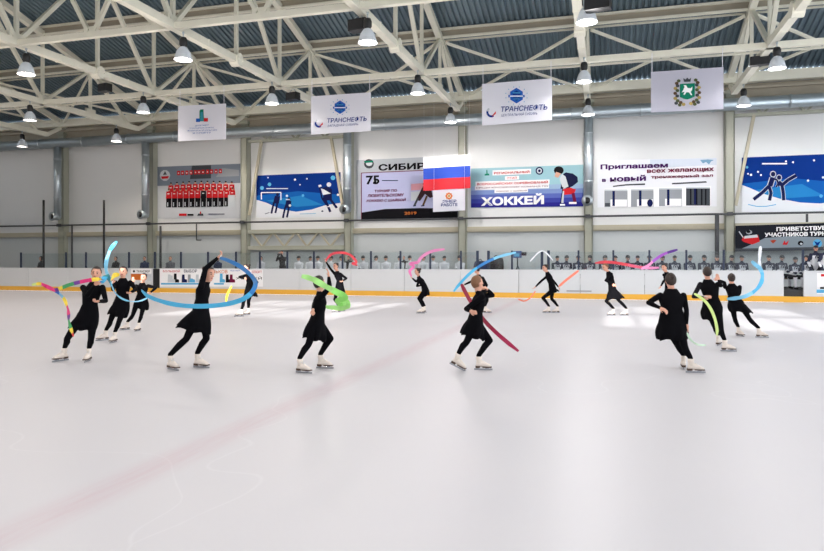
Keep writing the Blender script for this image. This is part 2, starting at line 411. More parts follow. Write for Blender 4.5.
# ---- rail pipe along the wall
t = thing('wall_pipe', (0, 32.3, 3.6), 'dark thin pipe running along the far wall under the big banners', 'pipe')
b = MB(); b.cyl((XL, 32.32, 3.62), (XR, 32.32, 3.62), .045, n=8, mat=darkpipe); b.build('pipe', darkpipe, t)
for x in COLX:
    b = MB(); b.box((x - .02, 32.34, 3.63), (.22, .12, .16), darkpipe); b.build('junction_box', darkpipe, t)
for px, py0, py1, r, lab in ((160.5, 226, 270, .06, 'dark vertical pipe beside the column left of the team photo'), (196.5, 224, 240, .035, 'thin bent drop pipe below the team photo banner'), (717, 214, 270, .09, 'thick dark vertical pipe left of the column by the welcome banner'),
                          (72, 226, 268, .05, 'dark vertical pipe beside the leftmost column'), (807, 214, 222, .05, 'short dark drop pipe under the figure skating picture')):
    a, c = onY(px, py0, 32.36), onY(px, py1, 32.36); c.z = max(c.z, .4); b = MB()
    b.tube([a, c] + ([c + V(.3, 0, 0)] if 'bent' in lab else []), r, 8, darkpipe); tag(b.build('drop_pipe', darkpipe, loc=c), lab, 'pipe')

# ---- air ducts
t = thing('air_duct', (0, 32.15, 8.33), 'long round galvanised air duct running along the top of the far wall', 'duct')
b = MB(); y = 32.05; r = .27
b.cyl((XL, y, 8.33), (XR, y, 8.33), r, n=20, mat=galv); b.build('tube', galv, t)
for x in np.arange(XL + 1.5, XR, 3.0):
    b = MB(); b.cyl((x - .03, y, 8.33), (x + .03, y, 8.33), r + .025, n=20, mat=galv); b.build('joint_band', galv, t)
for px, zb, lab in ((57.5, 4.1, 'above the leftmost benches'), (145.5, 4.1, 'left of the team photo banner'), (347.3, 4.15, 'right of the hockey goal picture'), (588.5, 4.3, 'right of the blue hockey banner')):
    y = 32.05; x = XatY(px, y); t = thing('drop_duct', (x, y, zb), 'vertical galvanised drop duct with open elbow ' + lab, 'duct', 'vertical drop ducts on the far wall')
    b = MB(); b.cyl((x, y, zb), (x, y, 8.1), .2, n=16, mat=galv); b.build('tube', galv, t)
    for z in (5.2, 6.4, 7.4):
        b = MB(); b.cyl((x, y, z - .03), (x, y, z + .03), .22, n=16, mat=galv); b.build('joint_band', galv, t)
    b = MB(); b.ell((x, y, zb), V(.2, 0, 0), V(0, .2, 0), V(0, 0, .2), mat=galv); b.cyl((x, y, zb), (x - .05, y - .34, zb), .19, n=16, mat=galv); b.build('elbow', galv, t)
    b = MB(); b.cyl((x - .05, y - .33, zb), (x - .055, y - .37, zb), .25, n=16, mat=galv); b.cyl((x - .055, y - .37, zb), (x - .056, y - .375, zb), .15, n=16, mat=blackp); b.build('flange', galv, t)  # black disc stands in for the dark inside of the duct mouth

# ================================================================ BOARDS
t = thing('rink_boards', (0, YB, 0), 'long white rink boards with yellow kick strip along the far side', 'boards')
GX0, GX1 = XatY(784, YB), XatY(803.5, YB); DX0, DX1 = XatY(152.5, YB), XatY(159.5, YB)
segs = [(XL + .1, DX0), (DX1, GX0), (GX1, XR - .1)]
for x0, x1 in segs:
    n = max(1, round((x1 - x0) / 2.45)); w = (x1 - x0) / n
    for k in range(n):
        a = x0 + k * w; b = MB(); b.box((a + w / 2, YB + .05, .7), (w - .018, .1, .94)); b.build('panel', whiteb, t)
    b = MB(); b.box(((x0 + x1) / 2, YB + .045, .12), (x1 - x0, .12, .22)); b.build('kick_strip', yellowk, t)
    b = MB(); b.box(((x0 + x1) / 2, YB + .06, 1.185), (x1 - x0, .16, .04)); b.build('cap_rail', whiteb, t)
b = MB(); b.box(((DX0 + DX1) / 2, YB + .08, .62), (DX1 - DX0, .06, 1.1)); o = b.build('gate', blackp, t); o['label'] = 'black gate panel'
b = MB(); b.box(((DX0 + DX1) / 2, YB + .045, .11), (DX1 - DX0, .12, .22)); b.build('kick_strip', yellowk, t)
b = MB(); b.box(((GX0 + GX1) / 2, YB + .045, .11), (GX1 - GX0, .12, .22)); b.build('kick_strip', yellowk, t)
b = MB(); b.box((onY(579, 289, YB).x, YB - .005, .33), (1.0, .03, .05)); b.build('puck_slot', flat('slot_grey', 150, 152, 155), t)
# printed adverts on the boards
ink = {k: flat('print_' + k, *v, rough=.9, spec=.08) for k, v in dict(white=(240, 240, 242), red=(196, 40, 46), navy=(24, 30, 74), blue=(40, 92, 178), sky=(88, 170, 214), black=(22, 22, 26), orange=(206, 112, 52), grey=(150, 154, 160), lgrey=(196, 202, 208),
     purple=(74, 34, 96), maroon=(112, 28, 62), green=(24, 122, 96), pale=(206, 214, 226), deep=(14, 50, 128), mid=(24, 92, 170), snow=(222, 226, 232), brown=(92, 70, 52), gold=(176, 156, 96), skin=(206, 158, 138), lilac=(170, 172, 206), teal=(150, 190, 200), dgrey=(70, 74, 80)).items()}
A = Art(YB - .004); A.rect(160, 268.8, 263, 286.6, ink['white'])
for x, c, h in ((170, 'lgrey', 7), (176, 'black', 8), (184, 'navy', 7), (190, 'grey', 7), (198, 'lgrey', 7), (222, 'sky', 8), (228, 'black', 7), (232, 'maroon', 7), (172, 'lgrey', 6), (192, 'sky', 3)):
    A.poly([(x - 2.4, 282.5), (x + 3.2, 282.5), (x + 3, 279.6), (x + .8, 279), (x + .6, 283 - h - 1.5), (x - 2, 283 - h - 1.5)], ink[c])
A.rect(161, 283, 200, 284.6, ink['sky']); A.rect(214, 283, 224, 284.6, ink['sky'])
o = A.build('advert', None, t)
lettering('БОЛЬШОЙ', 163, 180, 270.9, 271, 2.6, YB - .008, ink['red'], o); lettering('ВЫБОР', 184, 197, 271, 271, 3, YB - .008, ink['navy'], o)
lettering('КОНЬКОВ', 206, 227.5, 271.4, 271.7, 3.4, YB - .008, ink['orange'], o); lettering('ЛЕДОВЫЙ', 230, 240, 270.6, 270.6, 1.6, YB - .008, ink['blue'], o)
lettering('СПОРТ', 252, 262, 272, 272, 2.6, YB - .008, ink['red'], o); lettering('ХОККЕЙ', 236, 262, 278, 278, 3, YB - .008, ink['black'], o)
A = Art(YB - .004); A.rect(131, 269, 151.5, 273.6, ink['white']); A.disc(134, 271.3, 1.2, 1.2, ink['black']); A.rect(131, 273.9, 146, 280, ink['orange']); A.rect(147, 274.5, 151.5, 281, ink['lgrey']); o = A.build('advert', None, t)
lettering('ТРАНСФЕР', 136.5, 150, 271.3, 271.3, 2.4, YB - .008, ink['black'], o)
A = Art(YB - .004); A.rect(817, 273, 840, 294, ink['white']); A.rect(821, 274, 840, 276.5, ink['red']); A.rect(816.5, 289.5, 840, 293, ink['sky']); A.rect(820, 287, 832, 289, ink['black']); A.build('advert', None, t)

# plexiglass shield on the boards
POSTS = [21, 66, 86, 129, 155, 181, 208, 236, 260, 287.3, 314, 342.5, 371, 400.5, 430.3, 461, 477.5, 488.5, 512, 542, 548.5, 578.5, 613.3, 649.3, 686.3, 723.7, 760, 803]
t = thing('glass_shield', (0, YB + .1, 1.2), 'clear plexiglass shield with navy posts standing on the far rink boards', 'glass shield')
px0 = None
for px in POSTS:
    x = XatY(px, YB + .1); w = .11 if px in (477.5, 542, 548.5, 488.5) else .075
    b = MB(); b.box((x, YB + .1, 1.6), (w, .06, .82)); b.build('post', navypost, t)
    if px0 is not None and x - px0 > .5:
        b = MB(); b.box(((x + px0) / 2, YB + .1, 1.575), (x - px0 - .09, .012, .75)); b.build('pane', glass, t)
    px0 = x
for px, nm in ((43.6, 'left of the rainbow ribbon'), (104, 'behind the blue ribbon')):
    p = onY(px, 200, YB + .25); b = MB(); b.cyl((p.x, p.y, .4), (p.x, p.y, p.z), .055, n=8)
    tag(b.build('net_pole', blackp, loc=(p.x, p.y, .4)), 'tall thin dark net pole standing behind the boards ' + nm, 'pole', 'net poles')
# ================================================================ BANNERS
def sheet(name, corners, Y, mat, label, cat='banner', wave=0.0, group=None):
    """corners: photograph columns/rows  (x0, ytop0, x1, ytop1, ybot0, ybot1)"""
    x0, t0, x1, t1, b0, b1 = corners
    A_, B_, C_, D_ = onY(x0, t0, Y), onY(x1, t1, Y), onY(x0, b0, Y), onY(x1, b1, Y)
    nx, nz = 24, 9; fr = []; bk = []
    for j in range(nz + 1):
        for i in range(nx + 1):
            u, v = i / nx, j / nz
            p = (A_ * (1 - u) + B_ * u) * (1 - v) + (C_ * (1 - u) + D_ * u) * v
            q = p.copy(); q.y = Y + wave * math.sin(u * 9) * (.3 + v) + .004
            fr.append(q); bk.append(q + V(0, .006, 0))
    k = len(fr); fs = []
    for j in range(nz):
        for i in range(nx):
            a = j * (nx + 1) + i; fs.append((a, a + nx + 1, a + nx + 2, a + 1)); fs.append((k + a, k + a + 1, k + a + nx + 2, k + a + nx + 1))
    rim = [i for i in range(nx + 1)] + [j * (nx + 1) + nx for j in range(1, nz + 1)] + [nz * (nx + 1) + i for i in range(nx - 1, -1, -1)] + [j * (nx + 1) for j in range(nz - 1, 0, -1)]
    for a, b_ in zip(rim, rim[1:] + rim[:1]): fs.append((a, b_, k + b_, k + a))
    b = MB(); multi = isinstance(mat, list)
    b.add(fr + bk, fs, mat[0] if multi else mat)
    if multi:
        b.mats = list(mat); q = 0
        for j in range(nz):
            for i in range(nx): b.m[q] = b.m[q + 1] = j * len(mat) // nz; q += 2
    loc = (A_ + B_) / 2
    o = b.build(name, None, loc=loc); return tag(o, label, cat, group)
def strings(o, pts, Y, ztop, r=.012):
    for px, py in pts:
        p = onY(px, py, Y); b = MB(); b.cyl(p, (p.x, Y, ztop), r, n=6); b.build('string', fabricw, o)
def roundel(A, x, y, r, k):
    A.poly([(x + r * 1.2 * math.sin(math.pi * i / 3), y + r * 1.3 * math.cos(math.pi * i / 3)) for i in range(6)], ink['blue'])
    A.poly([(x + r * .75 * math.sin(math.pi * i / 3), y + r * .85 * math.cos(math.pi * i / 3)) for i in range(6)], ink['deep'])
    A.rect(x - r * 1.35, y - .5 * k, x + r * 1.35, y + 1.5 * k, ink['blue']); A.rect(x - r * 1.1, y, x + r * 1.1, y + .9 * k, ink['white']); A.rect(x - r * .6, y - 2.6 * k, x + r * .6, y - 2 * k, ink['sky']); A.rect(x - r * .5, y + 2.6 * k, x + r * .5, y + 3.1 * k, ink['sky'])
    for i in range(12):
        t = 2 * math.pi * (i + .5) / 12; A.disc(x + r * 1.8 * math.cos(t), y + r * 1.45 * math.sin(t), .5, .5, ink['sky'], 6)
Y = 24.8
# a: tower banner
o = sheet('hanging_banner', (178, 106, 226, 103.5, 141.2, 139.2), Y, fabricw, 'small white hanging banner with teal tower emblem and fine blue text, leftmost', group='hanging white banners'); strings(o, ((180, 106), (224, 104)), Y, ZB)
A = Art(Y); A.poly([(199.5, 121.5), (199.5, 111), (200.5, 109.5), (203.5, 109.3), (204, 121.2)], ink['green']); A.poly([(200.4, 121), (200.4, 112), (203, 111.8), (203.2, 121)], flat('print_teal_dark', 60, 140, 160, rough=.9, spec=.08)); A.rect(196, 118.5, 200, 122, ink['blue']); A.rect(204, 118, 208, 121.6, ink['red']); A.build('emblem', None, o)
for i, (tx, a, c, y) in enumerate((('ДЕПАРТАМЕНТ', 195, 209, 125.6), ('ПО МОЛОДЁЖНОЙ ПОЛИТИКЕ', 189.5, 214, 128), ('ФИЗИЧЕСКОЙ КУЛЬТУРЕ', 187.5, 217, 130.4), ('И СПОРТУ', 193, 211, 133))):
    lettering(tx, a, c, y + .3, y - .5, 1.5, Y, ink['blue'], o, 0)
# b, c : company banners
for (cx0, t0, cx1, t1, b0, b1), ex, ey, nm, sub, lx in (((311, 96.3, 370.7, 92.2, 134.6, 131), 340, 107.2, 'small banner', 'ЗАПАДНАЯ СИБИРЬ', 0), ((482, 84, 552, 78.2, 125.6, 120), 516.5, 95.6, 'large banner', 'ЦЕНТРАЛЬНАЯ СИБИРЬ', 1)):
    o = sheet('hanging_banner', (cx0, t0, cx1, t1, b0, b1), Y, fabricw, 'white hanging banner with round blue emblem and company lettering, ' + ('left one of the pair' if not lx else 'right one of the pair'), wave=.01, group='hanging white banners')
    strings(o, ((cx0 + 1, t0), (cx1 - 1, t1)), Y, ZB); k = (cx1 - cx0) / 60
    A = Art(Y - .02); roundel(A, ex, ey, 5.2 * k, k); A.build('roundel', None, o); A = Art(Y - .02)
    lx0 = cx0 + 4 * k; ly = b0 - 11.5 * k
    for i in range(16):
        t = 1.2 + i * .27
        if i < 11: A.disc(lx0 + 4 * k + 3.4 * k * math.cos(t), ly + 3.6 * k * math.sin(t), 1.0 * k, 1.0 * k, ink['deep'] if i < 9 else ink['lgrey'], 8)
    A.poly([(lx0 + 4.5 * k, ly + 4 * k), (lx0 + 7.8 * k, ly + 1.5 * k), (lx0 + 8 * k, ly - 1 * k), (lx0 + 5.5 * k, ly + 2 * k)], ink['red'])
    A.build('emblem', None, o)
    lettering('ТРАНСНЕФТЬ', cx0 + 16.3 * k, cx0 + 56 * k, b0 - 14 * k, b0 - 16 * k, 5 * k, Y - .02, ink['deep'], o, .018, shear=.15)
    lettering(sub, cx0 + 16.5 * k, cx0 + 47.5 * k, b0 - 8.6 * k, b0 - 10.3 * k, 2.6 * k, Y - .02, ink['deep'], o, .0, shear=.15)
# d: coat of arms banner
o = sheet('hanging_banner', (651, 72, 723.5, 67, 112.5, 109), Y, cloth_mat('banner_grey', srgb(216, 216, 228)), 'pale grey hanging banner with a green shield coat of arms, rightmost', group='hanging white banners'); strings(o, ((652, 72), (722.5, 67.3)), Y, ZB)
A = Art(Y); leafm = flat('print_olive', 84, 92, 64, rough=.9, spec=.08)
for sx in (-1, 1):
    for i, (dx, dy) in enumerate(((8.5, -10.5), (10.5, -8), (9.6, -5.6), (11.8, -3), (9.8, -.8), (12, 2), (10, 4.6), (12, 7), (9.5, 9.4), (6.5, 11.2), (11, 11.8), (3.6, 13), (7.5, 13.6))):
        A.disc(687.2 + sx * dx, 91 + dy - sx * .4, 2.0, 1.7, (leafm, ink['brown'], ink['dgrey'], ink['gold'])[i % 4], 7)
A.poly([(684, 82), (683.2, 78.2), (685.5, 79.6), (687.2, 77.6), (689, 79.5), (691, 77.8), (690.4, 81.8)], ink['dgrey'])
A.poly([(679.8, 84), (694.8, 83.2), (694.8, 96.5), (691, 98.4), (687.3, 99.6), (683.5, 98.8), (679.8, 97)], ink['green'])
A.poly([(683, 90.5), (684.5, 87), (683.6, 85.3), (686, 85.2), (687.5, 88), (690.5, 88.4), (692.5, 86.6), (692, 90), (690.6, 92), (692.2, 95), (691, 95.4), (689, 92.6), (686.5, 92.2), (684.5, 95), (683.3, 94.5), (684.6, 91.8), (681.6, 92.4)], ink['white'])
A.build('coat_of_arms', None, o)
# e: flag and the small banner below it
Y = 31.6
o = sheet('hanging_flag', (423.3, 157.3, 470.2, 154.2, 190.8, 188), Y, [ink['white'], flat('flag_blue', 28, 70, 178), flat('flag_red', 204, 28, 44)], 'white, blue and red tricolour flag hanging before the wall', 'flag', wave=.05)
strings(o, ((424, 157.3), (469.5, 154.3)), Y, 9.4, .004)
Y = 31.4
o = sheet('hanging_banner', (433, 190.4, 465.2, 188.8, 212, 210.4), Y, fabricw, 'little white banner with orange sun emblem hanging under the flag', group='hanging white banners'); strings(o, ((434, 190.4), (464.5, 188.9)), Y, 9.4, .004)
A = Art(Y); 
for i in range(8): A.disc(449 + 2.6 * math.cos(i * .785), 196 + 2.6 * math.sin(i * .785), 1.1, 1.1, ink['orange'], 7)
A.disc(449, 196, 1.3, 1.3, ink['gold']); A.build('emblem', None, o)
lettering('ЭНЕР', 442.5, 456.5, 201.5, 201, 3, Y, ink['deep'], o, .03); lettering('РАБОТЕ', 441, 457.5, 205, 204.5, 3, Y, ink['deep'], o, .03)

# ---- banners on the wall
Y = YW - .03
def stick(A, P, k, mats):
    """a simple printed hockey figure: P = hip point"""
    pass
# team photo
o = sheet('wall_banner', (155.6, 166.8, 240.5, 163.4, 218.6, 218.4), Y, flat('print_photo_ground', 196, 200, 206, rough=.9, spec=.08), 'wall banner with a team photograph of hockey players in red jerseys', group='banners on the far wall')
A = Art(Y); A.poly([(155.8, 186), (240.3, 183), (240.3, 163.8), (155.8, 167)], flat('print_photo_sky', 120, 130, 144, rough=.9, spec=.08)); A.poly([(190, 179), (211, 178.4), (211, 165), (192, 165.6)], ink['dgrey']); A.poly([(216, 177), (239, 176), (239, 170), (222, 168)], ink['grey'])
A.disc(165, 175.5, 5.2, 5.6, ink['lgrey'], 10); A.poly([(161, 176.5), (169, 176), (168, 178.4), (162, 179)], ink['red']); A.poly([(163, 175), (165, 171), (167, 174.6)], ink['dgrey'])
for r, (n, x0, x1, yy, m1) in enumerate(((11, 171, 232, 184, 'red'), (12, 169, 233, 190, 'red'))):
    for i in range(n):
        x = x0 + (x1 - x0) * i / (n - 1); yo = -.016 * (x - 198) + (0 if r else -1.2 * math.sin(math.pi * i / (n - 1)))
        if r: A.poly([(x - 2.6, 207 + yo), (x + 2.4, 207 + yo), (x + 2.6, 197 + yo), (x - 2.6, 197 + yo)], ink['black']); A.rect(x - 1.6, 202 + yo, x - .6, 206 + yo, ink['lgrey'])
        A.poly([(x - 2.8, yy + 8 + yo), (x + 2.8, yy + 8 + yo), (x + 2.5, yy + 1 + yo), (x - 2.5, yy + 1 + yo)], ink[m1] if not (r and i == 6) else ink['black']); A.rect(x - 1.4, yy + 3 + yo, x + .6, yy + 3.8 + yo, ink['white'])
        A.disc(x, yy - .4 + yo, 1.1, 1.4, ink['skin'], 7); A.disc(x, yy - 1.3 + yo, 1.1, .8, ink['black'], 7)
A.rect(228.5, 195, 235.5, 207, ink['lgrey']); A.rect(179.5, 213.6, 187, 216, ink['red']); A.rect(188, 214, 194, 215.8, ink['black']); A.poly([(197.8, 215.8), (204, 215.8), (203.5, 213.6), (198.6, 213.6)], ink['dgrey']); A.disc(201, 212.8, .7, 1.5, ink['red']); A.rect(209, 213.7, 225, 214.5, ink['navy'])
A.build('team_picture', None, o)
A = Art(Y - .012)
for x in (177, 181, 185.3, 189.5, 194, 197.5, 201.5, 206, 210, 214.5, 219): A.poly([(x, 175.2 - .045 * (x - 177)), (x + 3, 175.2 - .045 * (x - 177)), (x + 3.1, 170.9 - .045 * (x - 177)), (x + .1, 170.9 - .045 * (x - 177))], ink['red']); A.rect(x + 1, 172.6 - .045 * (x - 177), x + 2, 173.8 - .045 * (x - 177), ink['white'])
A.build('lettering', None, o)
# hockey goal picture
def night(A, x0, x1, T, B, snow, stars):
    A.poly([(x0, B(x0)), (x1, B(x1)), (x1, T(x1)), (x0, T(x0))], ink['deep'])
    H = lambda x, f: T(x) + (B(x) - T(x)) * f
    A.poly([(x0, B(x0)), (x1, B(x1)), (x1, H(x1, .5)), ((x0 + x1) / 2, H((x0 + x1) / 2, .4)), (x0, H(x0, .48))], ink['mid'])
    A.poly([(x0 + 10, H(x0, .6)), (x0 + 40, H(x0, .75)), (x1 - 18, H(x1, .72)), (x1 - 40, H(x1, .52))], flat('print_cyan', 40, 126, 190, rough=.9, spec=.08))
    A.poly([(x0, B(x0)), (x1, B(x1))] + [(x, H(x, f)) for x, f in snow], ink['snow'])
    for x, f, r in stars: A.disc(x, H(x, f), r, r, ink['sky'] if r > 1.2 else ink['white'], 8)
o = sheet('wall_banner', (256.2, 175.6, 340.8, 172, 217.6, 217.4), Y, ink['white'], 'dark blue wall picture of hockey players before a goal on snow', group='banners on the far wall')
A = Art(Y); night(A, 256.4, 340.6, lambda x: 175.6 - .0415 * (x - 256), lambda x: 217.4, [(340.6, .68), (325, .73), (312, .82), (296, .87), (280, .8), (266, .65), (256.4, .58)], [(269.5, .22, 1.9), (295, .13, 1.1), (268, .06, .7), (333, .12, 2.4), (300, .25, .7), (262, .3, 2), (287, .5, 1.2), (303, .5, 1.4), (307, .12, .8), (338, .5, 1.2)])
A.rect(266.5, 188.2, 288, 189, ink['snow'])
A.line([(261.5, 199.5), (261.3, 192.6), (281, 192.4), (281, 200)], .9, ink['white'])
A.line([(265, 214), (269.5, 212.5)], .6, ink['navy'])
for x, y in ((276, 194.5), (287.5, 199)):
    A.disc(x + 1.6, y, 1.6, 1.7, ink['navy'], 8); A.poly([(x - 3, y + 9), (x + 3, y + 9), (x + 4, y + 2), (x - 1, y + 1.2)], ink['navy']); A.line([(x - 2, y + 8), (x - 3.5, y + 14), (x - 4.5, y + 19)], 1.9, ink['navy']); A.line([(x + 1.5, y + 8), (x + .5, y + 14), (x - .5, y + 18.5)], 1.9, ink['navy'])
A.disc(290, 205.5, 1.3, 1.3, ink['white']); A.rect(286, 199, 290, 200, ink['white'])
A.line([(319.5, 186), (322, 198), (326.5, 205)], 1.6, ink['navy']); A.disc(329, 184.6, 2.3, 2.3, ink['snow']); A.poly([(323, 201), (332, 200), (332, 189), (327, 186.5), (321, 188.5), (323.5, 194)], ink['navy']); A.poly([(323, 195), (331, 193.5), (324, 189.4), (321, 188.5)], ink['snow']); A.poly([(319, 187.4), (322, 186.4), (321, 184.5), (318.4, 185.2)], ink['snow'])
A.line([(325, 199), (328, 206), (330.5, 212)], 2.4, ink['navy']); A.line([(330, 199), (334, 204), (337, 208)], 2.4, ink['navy']); A.line([(327.3, 207), (330.6, 206)], .8, ink['white']); A.disc(322.5, 211.2, 1.1, .8, ink['navy'])
A.line([(300, 214), (316, 213.5)], .5, ink['sky'])
A.build('hockey_picture', None, o)
# trophy tournament banner behind the flag, grey one under it
o = sheet('wall_banner', (356.5, 160.2, 461, 155.5, 219, 217), Y, flat('print_steelgrey', 176, 182, 190, rough=.9, spec=.08), 'grey wall banner with black lettering, half hidden by the tournament banner', group='banners on the far wall')
A = Art(Y); A.disc(369, 163.8, 5, 4.8, ink['dgrey'], 12); A.disc(369.2, 163.6, 3.4, 2.4, ink['lgrey'], 8); A.poly([(364, 161), (373, 160.6), (373.5, 162.4), (364.5, 163)], ink['green']); A.build('emblem', None, o)
lettering('СИБИРЬ', 378.5, 434, 167.6, 165.4, 6.6, Y - .008, ink['black'], o, .05)
Y2 = Y - .05
o = sheet('wall_banner', (361.2, 172.8, 457.8, 168.8, 221.2, 219.2), Y2, flat('print_lilac_ground', 176, 180, 214, rough=.9, spec=.08), 'lilac tournament wall banner with a large 75 and a hockey player, behind the flag', group='banners on the far wall')
A = Art(Y2); A.poly([(361.2, 221.2), (457.8, 219.2), (457.8, 208.6), (420, 208), (385, 209), (361.2, 212.6)], ink['black'])
for a, c in (((361.4, 172.8), (361.4, 221)), ((361.4, 173), (457.6, 169)), ((361.4, 220.8), (457.6, 218.8))): A.line([a, c], .7, ink['maroon'])
A.poly([(411, 190.5), (424, 189.8), (424, 183), (411, 184)], flat('print_pink', 206, 150, 160, rough=.9, spec=.08)); A.poly([(411, 201), (420, 200), (420, 191), (411, 192)], ink['lgrey'])
A.poly([(416, 200), (420, 201), (425, 194), (430, 198), (433, 197), (431, 187), (424, 184), (421, 190)], flat('print_player', 60, 42, 46, rough=.9, spec=.08)); A.line([(418, 198), (414.5, 205.5)], 2, ink['dgrey']); A.line([(427, 196), (423, 205.5)], 2, ink['brown']); A.line([(413, 206), (416, 205.6)], 1, ink['navy']); A.line([(421, 206), (424.5, 205.6)], 1, ink['navy']); A.disc(425, 184, 2.2, 2.4, flat('print_player', 0, 0, 0, rough=.9, spec=.08), 8)
A.disc(375.2, 181.4, 2.6, 2.6, ink['lgrey']); A.disc(375.2, 181.4, 1.4, 1.4, ink['black']); A.rect(382, 180.2, 398, 180.9, ink['navy']); A.build('printed_picture', None, o)
lettering('75', 366, 379.5, 180.3, 179.8, 9, Y2 - .004, ink['black'], o, .04)
lettering('ТУРНИР ПО', 374.5, 397, 191.2, 190.4, 2.6, Y2 - .008, ink['maroon'], o, .03); lettering('ЛЮБИТЕЛЬСКОМУ', 367.5, 404, 195.8, 194.8, 3, Y2 - .008, ink['maroon'], o, .03, shear=.2); lettering('ХОККЕЮ С ШАЙБОЙ', 366, 406, 200.6, 199.4, 3.2, Y2 - .008, ink['maroon'], o, .03, shear=.2)
lettering('2019', 404.5, 416.5, 213.4, 213, 3, Y2 - .012, ink['orange'], o, .03)
# blue hockey banner
o = sheet('wall_banner', (470.8, 168.6, 583.5, 164.6, 207.8, 206.5), Y, ink['teal'], 'blue wall banner with large white hockey lettering and a crouching player', group='banners on the far wall')
A = Art(Y)
for k, m in enumerate(((150, 176, 206), (120, 140, 190), (86, 100, 172), (58, 66, 150), (44, 42, 132))):
    f = .45 + k * .11; A.poly([(471, 207.6), (583.3, 206.4), (583.3, 165 + (206.5 - 165) * f), (471, 169 + 38.8 * f)], flat('print_band_%d' % k, *m, rough=.9, spec=.08))
A.poly([(484.5, 175.6), (489.5, 175.4), (489, 173.6), (487.6, 173.6), (487.4, 169.8), (486.4, 169.8), (486.3, 173.8), (484.8, 174)], ink['green']); A.disc(539.4, 170.8, 3.9, 4, ink['navy']); A.disc(539.4, 170.8, 2.6, 2.7, ink['lgrey']); A.disc(539.4, 170.8, 1.5, 1.6, ink['navy'], 6)
for x0, x1, y0, y1, h in ((492.5, 531, 173, 171.4, 5), (505, 519, 178.2, 177.6, 3.6), (475.5, 549.5, 184, 181.8, 4.6), (475, 549, 188.2, 186.2, 4), (494.5, 528, 191.4, 190.4, 3.4)):
    A.poly([(x0, y0 + h / 2), (x1, y1 + h / 2), (x1, y1 - h / 2), (x0, y0 - h / 2)], ink['white']); 
A.disc(558.8, 170.4, 5, 4.2, ink['black'], 12); A.poly([(554.5, 176.5), (558, 178), (561, 173.5), (556, 171.8)], ink['skin']); A.poly([(560.5, 189), (569, 188), (573, 186), (578, 182), (577.5, 177), (573, 173.6), (566, 172.4), (563, 174), (565, 181), (561, 184)], flat('print_jersey', 28, 32, 62, rough=.9, spec=.08)); A.poly([(559.5, 179), (562, 174), (565.5, 176.5), (568.5, 186.5), (563, 189)], ink['lgrey'])
A.poly([(562, 195), (574, 194), (576, 189.5), (570, 187.5), (562, 189.5)], ink['red']); A.line([(563, 191), (562.4, 203)], 2.2, ink['lgrey']); A.line([(573, 193), (575, 202)], 3.2, ink['maroon']); A.line([(563, 187), (560.5, 204)], .9, ink['black']); A.rect(569, 202, 576.5, 204, ink['white']); A.rect(560, 204, 565, 205.6, ink['white'])
A.build('printed_picture', None, o)
lettering('РЕГИОНАЛЬНЫЙ', 494, 529.5, 173, 171.4, 3, Y - .02, ink['red'], o, .03); lettering('ЭТАП', 507, 517, 178.2, 177.8, 2.2, Y - .02, ink['red'], o, .03); lettering('ВСЕРОССИЙСКИХ СОРЕВНОВАНИЙ', 477, 548, 184, 181.8, 2.9, Y - .02, ink['red'], o, .03)
lettering('СРЕДИ ЮНОШЕСКИХ КОМАНД ПО', 476, 548, 188.1, 186.2, 1.8, Y - .02, ink['maroon'], o, .01); lettering('ХОККЕЮ С ШАЙБОЙ', 496, 527, 191.3, 190.4, 1.7, Y - .02, ink['maroon'], o, .01)
lettering('ХОККЕЙ', 481, 544, 200.6, 198.6, 11, Y - .024, ink['white'], o, .06)
# gym invitation
o = sheet('wall_banner', (597.5, 160.6, 716.8, 157.8, 207.4, 206.4), Y, flat('print_offwhite', 226, 228, 234, rough=.9, spec=.08), 'white wall banner inviting to the new gym, violet lettering over a photo strip', group='banners on the far wall')
A = Art(Y); A.poly([(650, 168), (716.6, 165), (716.6, 158), (650, 159.6)], ink['pale']); A.poly([(700, 160), (703, 163.5), (706, 162), (709, 164.5), (711, 161.5), (714, 160), (708, 159.4)], flat('print_steelblue', 120, 160, 190, rough=.9, spec=.08))
A.poly([(604, 207), (711, 206), (711, 186), (604, 189)], ink['white'])
for x0, x1, y0, y1, m in ((604.4, 627.5, 189.5, 207, 'grey'), (631, 653.5, 189, 206.8, 'grey'), (659, 682, 188, 206.2, 'grey'), (686, 710, 187, 205.6, 'dgrey')):
    A.rect(x0, y0, x1, y1, ink[m]); A.rect(x0 + 6, y1 - 7.5, x1 - .5, y1 - .3, ink['white']) if m == 'grey' else None
    A.rect(x0 + 8, y0, x0 + 10.5, y1 - 1, ink['navy']); A.rect(x0, y0, x1, y0 + 1.4, ink['lgrey'])
A.disc(650, 203, 3, 4, ink['navy'], 8); A.rect(605, 203, 610, 206.5, ink['dgrey'])
for x in (690, 696, 701, 705): A.rect(x, 189, x + 1.4, 205, ink['black'])
A.poly([(613, 187), (626, 185.6), (645, 185), (645, 183.4), (626, 184.2), (613, 185.8)], ink['dgrey']); A.poly([(672, 184.4), (707, 182.6), (706, 181.2), (672, 183)], ink['dgrey'])
A.build('gym_picture', None, o)
vio = ink['purple']
lettering('Приглашаем', 600.5, 668, 167.6, 165.6, 6.2, Y - .02, vio, o, .05); lettering('всех желающих', 647, 714, 171.8, 169.6, 4.4, Y - .02, ink['maroon'], o, .04)
lettering('в', 602, 606, 180.4, 180.4, 3, Y - .02, vio, o, .05); lettering('новый', 610, 646, 179, 177.8, 6, Y - .02, vio, o, .05); lettering('тренажерный зал', 651, 713, 177.4, 175.6, 3.8, Y - .02, ink['maroon'], o, .04)
